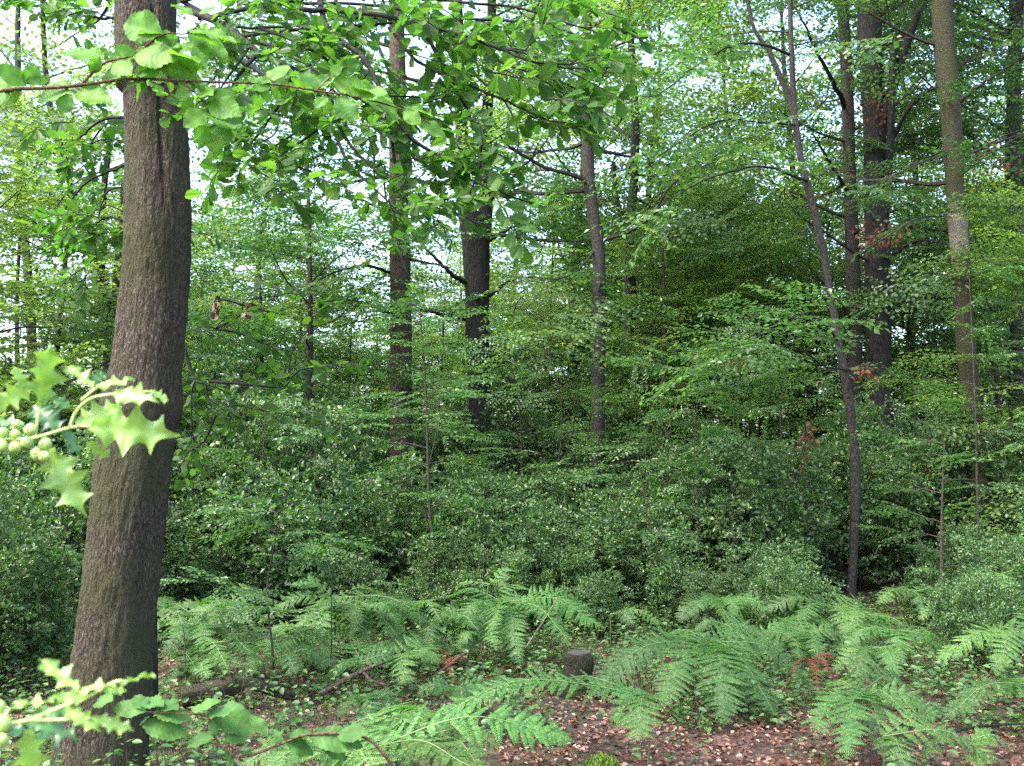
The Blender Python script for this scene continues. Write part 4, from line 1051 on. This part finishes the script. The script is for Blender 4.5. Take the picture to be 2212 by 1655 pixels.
stonem = bark_mat('lichen_stone', (.12, .14, .12), (.2, .24, .2), (.32, .36, .31), 12, 1)
mound('moss_cushion', 'bright green moss cushion at the bottom edge', 'moss', 1560, 1648, 5.35, .14, .10, .07, mossm, 3, 2500, mossm)
mound('moss_cushion', 'small dark moss tuft on the litter, left of the bright cushion', 'moss', 1300, 1615, 5.7, .09, .07, .06, mossm, 4, 1200, mossm)
mound('stone', 'flat pale lichen-grey stone on the litter', 'stone', 1540, 1598, 5.6, .055, .05, .03, stonem, 5)

# ------------------------------------------------------------------ litter and ground cover
r = np.random.default_rng(11)
curl = half_leaf([(.22, .12, .10), (.34, .40, .20), (.24, .72, .12)])
n = 95000
X = r.uniform(-6.5, 7.5, n); Y = 3.6 + 10.5 * r.random(n) ** 1.25
K = np.array([noise.noise(Vector((x * .6 + 4, y * .6, 1))) for x, y in zip(X, Y)])
right = np.clip((X + .3) * .6, -.7, .5) - np.clip((Y - 6.4) * .35, 0, 1)
right = np.where(r.random(n) < .45, 1, right)
okm = (K + right + r.normal(size=n) * .2) > -.12
X, Y = X[okm], Y[okm]; n = len(X)
Z = np.array([gz(x, y) for x, y in zip(X, Y)]) + r.uniform(.004, .03, n)
az = r.uniform(0, 6.28, n)
D = np.stack([np.cos(az), np.sin(az), r.normal(size=n) * .25], -1)
mb = MB(); put_leaves(mb, curl, np.stack([X, Y, Z], -1), D, UP + r.normal(size=(n, 3)) * .38, r.uniform(.02, .046, n))
tag(mb.build('leaf_litter', M['dead_leaf']), 'brown and pinkish dead leaves strewn over the clearing floor', 'leaf litter', kind='stuff')
# small fallen twigs
mb = MB()
for i in range(420):
    x, y = r.uniform(-5, 6), 4 + 8 * r.random()
    a = r.uniform(0, 3.14); L = r.uniform(.08, .4); z = gz(x, y) + .012
    d = np.array((math.cos(a), math.sin(a), r.uniform(-.05, .25))) * L
    p0 = np.array((x, y, z)); mb.add(tube(np.array([p0, p0 + d * .5 + r.normal(size=3) * .01, p0 + d]), [.0035, .003, .0015], 4, cap=False))
tag(mb.build('twig_litter', M['twig_brown']), 'thin brown twigs scattered among the fallen leaves', 'twig litter', kind='stuff')
# bramble and ivy leaves close to the ground
n = 13000
X = r.uniform(-6.5, 7.5, n); Y = 4.2 + 8.3 * r.random(n)
K = np.array([noise.noise(Vector((x * .55, y * .55, 9))) for x, y in zip(X, Y)])
bare = np.array([((x - 1.7) / 2.4) ** 2 + ((y - 5.3) / 1.15) ** 2 for x, y in zip(X, Y)])
okm = (K + r.normal(size=n) * .15 > -.35) & ((bare > 1) | (r.random(n) < .05))
okm &= (((X - .49) / .36) ** 2 + ((Y - 6.9) / .75) ** 2) > 1
for lx, ly, rx_, ry_ in ((-1.95, 6.85, .6, .3), (-1.1, 7.05, .4, .3)): okm &= (((X - lx) / rx_) ** 2 + ((Y - ly) / ry_) ** 2 > 1) | (r.random(len(X)) < .25)
X, Y = X[okm], Y[okm]
B, D, N_, S = [], [], [], []
mb = MB()
for x, y in zip(X, Y):
    z = gz(x, y); h = r.uniform(.03, .10) + r.random() ** 2 * .28; q = np.array((x + r.normal() * .06, y + r.normal() * .06, z + h))
    mb.add(tube(np.array([(x, y, z), q]), [.002, .0014], 3, cap=False), 1)
    for k in range(r.integers(5, 9)):
        a = r.uniform(0, 6.28); d = np.array((math.cos(a), math.sin(a), r.normal() * .25))
        B.append(q + d * r.uniform(0, .06) - np.array((0, 0, r.uniform(0, h * .6)))); D.append(d); N_.append(UP + r.normal(size=3) * .35); S.append(r.uniform(.025, .06))
put_leaves(mb, ovate, np.array(B), np.array(D), np.array(N_), np.array(S), 0)
tag(mb.build('ground_cover', [M['cover'], M['twig']]), 'low bramble and ivy leaves covering the clearing floor', 'ground cover', kind='stuff')

# ------------------------------------------------------------------ wilted leaf bunches hanging in the trees
def wilt(x, y, d, n, w, h, label, seed):
    r = np.random.default_rng(seed)
    c = P(x, y, d); root = empty('wilted_spray', c, label, 'dead leaves', 'wilted brown leaf sprays')
    f = MB()
    for k in range(4):
        e = c + np.array((r.uniform(-1, 1) * w, r.uniform(-.3, .3) * w, r.uniform(-.9, .1) * h))
        f.add(tube(smooth_path([c + np.array((0, 0, h * .3)), (c + e) / 2 + np.array((0, 0, .05)), e], 6), np.linspace(.005, .002, 6), 4), 1)
    tw_ = smooth_path([c + np.array((-.1 * w, 0, h * .1)), c + np.array((w * .4, .1, h * .55)), c + np.array((w * 1.6, .5, h * .9))], 8); f.add(tube(tw_, np.linspace(.004, .009, 8), 4), 1)
    base = c + r.normal(size=(n, 3)) * np.array((w * .5, w * .3, h * .45))
    put_leaves(f, ovate, base, -UP + r.normal(size=(n, 3)) * .5, rand_unit(n, r), r.uniform(.04, .08, n), 0)
    f.build('leaves', [M['dead_leaf' if d < 7 else 'wilted'], M['twig']], root)
wilt(1890, 225, 17.6, 120, .55, .5, 'high rust-brown dead leaf spray before the double trunk', 1)
wilt(1900, 510, 14.0, 90, .35, .25, 'brown dead leaf bunch before the double trunk, at mid height', 2)
wilt(2150, 350, 16.5, 150, .6, .5, 'dim red-brown dead spray right of the mossy trunk', 3)
wilt(1740, 950, 12.2, 60, .14, .3, 'drooping brown dead leaves left of the slender bending trunk', 4)
wilt(1870, 800, 12.0, 40, .14, .15, 'orange dead leaf bunch right of the slender bending trunk', 5)
wilt(1590, 790, 17, 60, .25, .2, 'faint brown dead spray left of the slender bending trunk, farther back', 6)
wilt(472, 655, 6.3, 6, .03, .07, 'pale curled dead leaf hanging right of the broad oak trunk', 7)
wilt(536, 670, 6.3, 6, .03, .06, 'small brown curled leaves hanging among the hazel twigs', 8)

# ------------------------------------------------------------------ sprigs close to the camera
def leaf_grid(outline, nu=14, nv=5, fold=.12, curl_=.10, pleat=0, wav=0, seed=0):
    """a leaf as a grid: outline(t)->half width; v from -1 to 1 across"""
    V, F = [], []
    for i in range(nu + 1):
        t = i / nu
        wl = outline(t, -1); wr = outline(t, 1)
        for j in range(-nv, nv + 1):
            v = j / nv
            ww = wl if v < 0 else wr
            x = v * ww
            z = fold * abs(v) * ww - curl_ * t * t
            z += pleat * math.sin((t * 9 - abs(v) * 1.6) * 2 * math.pi) * abs(v) ** .5
            z += wav * math.sin(t * 5 * math.pi + (0 if v < 0 else 1.3)) * abs(v) ** 2
            V.append((x, t + .10 * abs(v) * ww, z))
    k = 2 * nv + 1
    for i in range(nu):
        for j in range(2 * nv):
            a = i * k + j; F.append((a, a + 1, a + k + 1, a + k))
    return proto(V, F)
def beech_out(t, s):
    b = .29 * math.sin(math.pi * min(1, t ** .88)) ** .9 if 0 < t < 1 else 0
    return b * (1 + .07 * ((t * 13) % 1 - .3)) + .004
def holly_out(t, s):
    if t >= 1 or t <= 0: return .012
    env = .30 * math.sin(math.pi * t ** .9) ** .6
    ph = (t * 3.8 + (0 if s < 0 else .35)) % 1
    tooth = abs(2 * ph - 1) ** 2.2         # sharp spines, hollow arcs
    return env * (.50 + .75 * tooth) * min(1, (1 - t) * 4.5 + .06) + .008
BL = [leaf_grid(beech_out, 34, 5, .12 + .05 * k, .10 + .07 * k, .017, .03, k) for k in range(3)]
HL = [leaf_grid(holly_out, 44, 6, .10, .10 + .08 * k, 0, .07, k) for k in range(3)]
def place_leaves(mb, protos, specs, d0, r, tilt=.45, mat=0, wscale=1.0, face=None):
    """specs: (bx, by, tx, ty[, width factor[, depth offset]]) in picture positions"""
    for q in specs:
        bx, by, tx, ty = q[:4]; wf = q[4] if len(q) > 4 else 1; do = q[5] if len(q) > 5 else 0
        dj = r.uniform(-.02, .02) * d0
        B = P(bx, by, d0 + do); T = P(tx, ty, d0 + do + dj)
        y = T - B; L = np.linalg.norm(y); y = y / L
        tocam = norm(np.array((0, 0, CAM_H)) - B)
        nrm = norm(tocam + (UP * .5 if face is None else face) + r.normal(size=3) * tilt)
        x = norm(np.cross(y, nrm)); z = np.cross(x, y)
        A = np.stack([x * L * wf * wscale, y * L, z * L], -1)[None]
        mb.many(protos[r.integers(0, len(protos))], A, B[None], mat)
def Z1(l):  # zoom coordinates of the top-left crop to picture positions
    return [(a * .3505, b * .3505, c * .3505, d * .3505, *e) for a, b, c, d, *e in l]
def twig(root, pts, d, r0, r1, mat, n=24):
    q = smooth_path([P(x, y, d) for x, y in pts], n)
    b = MB(); b.add(tube(q, np.linspace(r0, r1, n), 8)); b.build('twig', mat, root, smooth=True)

r = np.random.default_rng(21)
D1 = 2.0
root = empty('beech_branch', P(-20, 200, D1), 'fresh green beech branch hanging across the top left, nearest the camera', 'branch')
twig(root, [(-60, 205), (35, 193), (110, 190), (175, 184), (266, 172), (350, 172), (456, 177), (589, 182), (683, 196), (771, 210), (870, 237), (930, 268)], D1, .0042, .0014, M['twig_brown'], 50)
twig(root, [(175, 184), (224, 137), (287, 119), (350, 75), (406, 72), (440, 40)], D1, .0028, .0012, M['twig_brown'])
twig(root, [(396, 179), (431, 210), (449, 242), (455, 275)], D1, .0022, .001, M['twig_brown'])
twig(root, [(683, 196), (705, 175), (728, 155), (760, 140)], D1, .0018, .001, M['twig_brown'])
lv = Z1([(640, 370, 385, 290), (650, 345, 760, 330, .9), (1000, 210, 725, 110, 1), (1160, 205, 1360, 270, 1.15), (1010, 215, 850, 215), (1150, 195, 1450, 205, .6), (1230, 90, 1335, 30, 1.2), (1180, 90, 1060, 10), (820, 335, 1090, 350), (840, 330, 700, 290, .9), (1000, 430, 815, 450), (1000, 425, 1245, 400), (980, 420, 1100, 320),
         (160, 530, -20, 390), (150, 520, 245, 400, 1), (160, 500, 290, 490, .9), (430, 580, 370, 700, 1.2), (470, 590, 670, 590), (540, 620, 650, 670), (430, 560, 200, 600), (100, 550, -40, 610), (130, 560, 10, 500),
         (760, 490, 610, 430), (820, 480, 680, 420), (840, 480, 990, 400), (900, 500, 770, 520), (900, 495, 870, 575, 1.1), (920, 500, 1005, 545), (1190, 570, 1060, 580), (1140, 510, 1210, 560),
         (1250, 620, 1320, 530), (1280, 625, 1460, 555), (1290, 640, 1460, 680), (1270, 690, 1130, 770, 1.3), (1290, 700, 1450, 770, 1.2), (1290, 780, 1210, 870, 1.1), (1310, 790, 1430, 840, 1.2), (1220, 590, 1300, 560),
         (1670, 510, 1520, 480), (1690, 500, 1740, 380, 1.5), (1660, 530, 1560, 540), (1600, 560, 1680, 620, 1.1), (1950, 560, 1880, 420, 1.1), (1960, 540, 2040, 440), (2080, 430, 2210, 370), (2050, 500, 2280, 560, 1), (2080, 600, 2180, 730, 1.1), (2020, 600, 1940, 650), (2030, 470, 2110, 400),
         (1160, 560, 1150, 500), (960, 250, 1110, 230), (1050, 340, 1230, 330, 1.2), (1090, 380, 1220, 440, 1.1), (700, 390, 800, 450), (560, 450, 610, 360, 1.1), (500, 540, 620, 520)])
lv += [(725 + a * .3505, b * .3505, 725 + c * .3505, d * .3505) for a, b, c, d in [(90, 520, 360, 610), (250, 650, 410, 740), (430, 670, 610, 680), (500, 760, 690, 820), (160, 600, 310, 560), (20, 600, 110, 730), (0, 440, 150, 370), (420, 680, 520, 760)]]
mb = MB(); place_leaves(mb, BL, lv, D1, r, .45, face=UP * .9, wscale=1.12)
extra = []
for q in lv:
    if r.random() < .75:
        ox, oy, a = r.uniform(-22, 22), r.uniform(-8, 26), r.uniform(-.7, .7)
        dx, dy = q[2] - q[0], q[3] - q[1]
        extra.append((q[0] + ox * .3, q[1] + oy * .4, q[0] + ox + dx * math.cos(a) - dy * math.sin(a), q[1] + oy + dx * math.sin(a) + dy * math.cos(a), .95, r.uniform(.03, .12)))
place_leaves(mb, BL, extra, D1, r, .45, face=UP * .9)
mb.build('leaves', M['sprig_beech'], root, smooth=True)

# holly sprig with unripe berries, level with the oak trunk
D2 = .66
def Z4(l): return [(a * .3505, 531.7 + b * .3505, c * .3505, 531.7 + d * .3505, *e) for a, b, c, d, *e in l]
def z4(l): return [(a * .3505, 531.7 + b * .3505) for a, b in l]
root = empty('holly_sprig', P(-20, 950, D2), 'pale holly sprig with round unripe berries before the oak trunk', 'sprig', 'holly sprigs close by')
twig(root, z4([(-120, 1210), (0, 1195), (200, 1185), (430, 1120), (560, 1110)]), D2, .0013, .0009, M['hollystem'])
twig(root, z4([(430, 1120), (470, 1020), (560, 940), (720, 910), (940, 895)]), D2, .0012, .0006, M['hollystem'])
twig(root, z4([(500, 950), (600, 870), (680, 830)]), D2, .0009, .0006, M['hollystem'])
twig(root, z4([(220, 1180), (230, 1080), (250, 970)]), D2, .001, .0007, M['hollystem'])
mb = MB()
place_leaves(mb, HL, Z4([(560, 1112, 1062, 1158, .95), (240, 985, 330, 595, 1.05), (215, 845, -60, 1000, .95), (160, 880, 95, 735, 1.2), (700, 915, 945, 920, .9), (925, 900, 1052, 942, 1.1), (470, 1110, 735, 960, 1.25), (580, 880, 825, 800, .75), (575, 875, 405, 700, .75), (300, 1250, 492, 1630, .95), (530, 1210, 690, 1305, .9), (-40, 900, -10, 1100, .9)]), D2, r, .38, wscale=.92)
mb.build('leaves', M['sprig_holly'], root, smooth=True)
mb = MB()
place_leaves(mb, HL, Z4([(400, 1130, 500, 1280, 1.2, .02), (200, 990, 370, 1100, 1.2, .02), (150, 1105, -40, 1060, 1.1, .02), (430, 1000, 310, 910, 1, .02), (650, 1010, 660, 1170, 1, .03), (560, 830, 660, 780, 1.3, .03)]), D2, r, .3)
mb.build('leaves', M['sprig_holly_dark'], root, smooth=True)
def berries(root, l, d, r):
    for x, y, q in l:
        c = P(x, y, d - .01 + r.uniform(-.006, .006)); rad_ = pxm(q, d) * r.uniform(.86, 1.06)
        V, F = [], []
        for i in range(13):
            th = math.pi * (i / 12) ** 1.15
            for j in range(16):
                a = 2 * math.pi * j / 16
                rr_ = rad_ * (1 - .10 * math.exp(-((i) / 1.2) ** 2)) * (1 + .04 * math.sin(a * 3 + x) * math.sin(th))
                V.append(c + rr_ * np.array((math.sin(th) * math.cos(a), -math.cos(th), math.sin(th) * math.sin(a))))
                if i < 12: F.append((i * 16 + j, i * 16 + (j + 1) % 16, (i + 1) * 16 + (j + 1) % 16, (i + 1) * 16 + j))
        pr = proto(V, F); pr.M[:16] = 1; b = MB(); b.add(pr); b.build('berry', [M['berry'], M['twig_brown']], root, smooth=True)
berries(root, [(a * .3505, 531.7 + b * .3505, q * .3505) for a, b, q in [(15, 1152, 38), (95, 1160, 34), (190, 1133, 40), (165, 1210, 40), (12, 1235, 38), (95, 1240, 36), (280, 1220, 37), (235, 1280, 44), (275, 1297, 36), (102, 1097, 28), (-60, 1190, 38)]], D2, r)

# lower holly sprig
D3 = .48
def Z7(l): return [(a * .3505, 1075 + b * .3505, c * .3505, 1075 + d * .3505, *e) for a, b, c, d, *e in l]
def z7(l): return [(a * .3505, 1075 + b * .3505) for a, b in l]
root = empty('holly_sprig', P(-20, 1565, D3), 'blurred pale holly sprig in the bottom corner before the oak foot', 'sprig', 'holly sprigs close by')
twig(root, z7([(-150, 1420), (0, 1400), (180, 1370), (400, 1280), (540, 1230), (700, 1140), (760, 1130)]), D3, .0011, .0005, M['hollystem'])
twig(root, z7([(180, 1370), (350, 1370), (560, 1360)]), D3, .001, .0006, M['hollystem'])
mb = MB()
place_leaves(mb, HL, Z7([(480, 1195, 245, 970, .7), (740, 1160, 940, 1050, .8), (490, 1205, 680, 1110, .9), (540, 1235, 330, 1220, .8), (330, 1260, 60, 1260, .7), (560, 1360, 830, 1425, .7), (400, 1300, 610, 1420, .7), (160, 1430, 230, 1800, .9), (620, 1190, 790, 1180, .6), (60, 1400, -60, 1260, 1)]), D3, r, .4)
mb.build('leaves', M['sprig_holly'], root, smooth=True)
mb = MB()
place_leaves(mb, HL, Z7([(150, 1370, 490, 1450, .9, .02), (60, 1420, 380, 1520, .9, .03), (200, 1340, 470, 1290, .7, .02)]), D3, r, .4)
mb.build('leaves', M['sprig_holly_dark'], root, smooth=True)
berries(root, [(a * .3505, 1075 + b * .3505, q * .3505) for a, b, q in [(10, 1395, 60), (0, 1500, 50), (-20, 1300, 50)]], D3, r)

# low beech shoot right of the lower holly sprig
D4 = 1.7
root = empty('beech_shoot', (P(560, 1655, D4)[0] + .1, D4, gz(-.4, 1.7)), 'dull green beech shoot with broad leaves before the oak foot', 'branch')
twig(root, z7([(2500, 1800), (2350, 1560), (2200, 1465), (1900, 1462), (1740, 1515), (1560, 1580)]), D4, .0032, .0012, M['twig_brown'])
twig(root, z7([(1740, 1515), (1500, 1600), (1380, 1540), (1300, 1440), (1280, 1350), (1100, 1330), (900, 1320)]), D4, .0022, .001, M['twig_brown'])
q = smooth_path([P(876 + 40, 1075 + 1800 * .3505, D4), np.array((P(900, 1655, D4)[0], D4, .25)), np.array((P(880, 1655, D4)[0], D4, gz(-.2, 1.7) - .03))], 12)
b = MB(); b.add(tube(q, np.linspace(.0035, .006, 12), 6)); b.build('stem', M['twig_brown'], root, smooth=True)
mb = MB()
place_leaves(mb, BL, Z7([(900, 1320, 690, 1275), (900, 1310, 830, 1205), (1010, 1290, 840, 1225), (940, 1330, 1190, 1345), (920, 1350, 850, 1400), (870, 1400, 1170, 1450), (1280, 1340, 1490, 1275), (1180, 1320, 1350, 1240), (1290, 1350, 1640, 1400, 1.1), (1300, 1370, 1330, 1465, 1.2), (1330, 1460, 1145, 1515), (1380, 1540, 1440, 1670, 1.2), (1380, 1470, 1510, 1500), (1740, 1500, 1690, 1425), (1760, 1500, 1940, 1580), (1900, 1470, 2230, 1510, .9), (1780, 1480, 1930, 1430), (1950, 1480, 2150, 1600), (1100, 1310, 950, 1240), (1560, 1580, 1480, 1560), (1540, 1350, 1650, 1450, .9), (2080, 1465, 2260, 1440), (700, 1250, 560, 1250)]), D4, r, .35, face=UP * 1.1, wscale=.92)
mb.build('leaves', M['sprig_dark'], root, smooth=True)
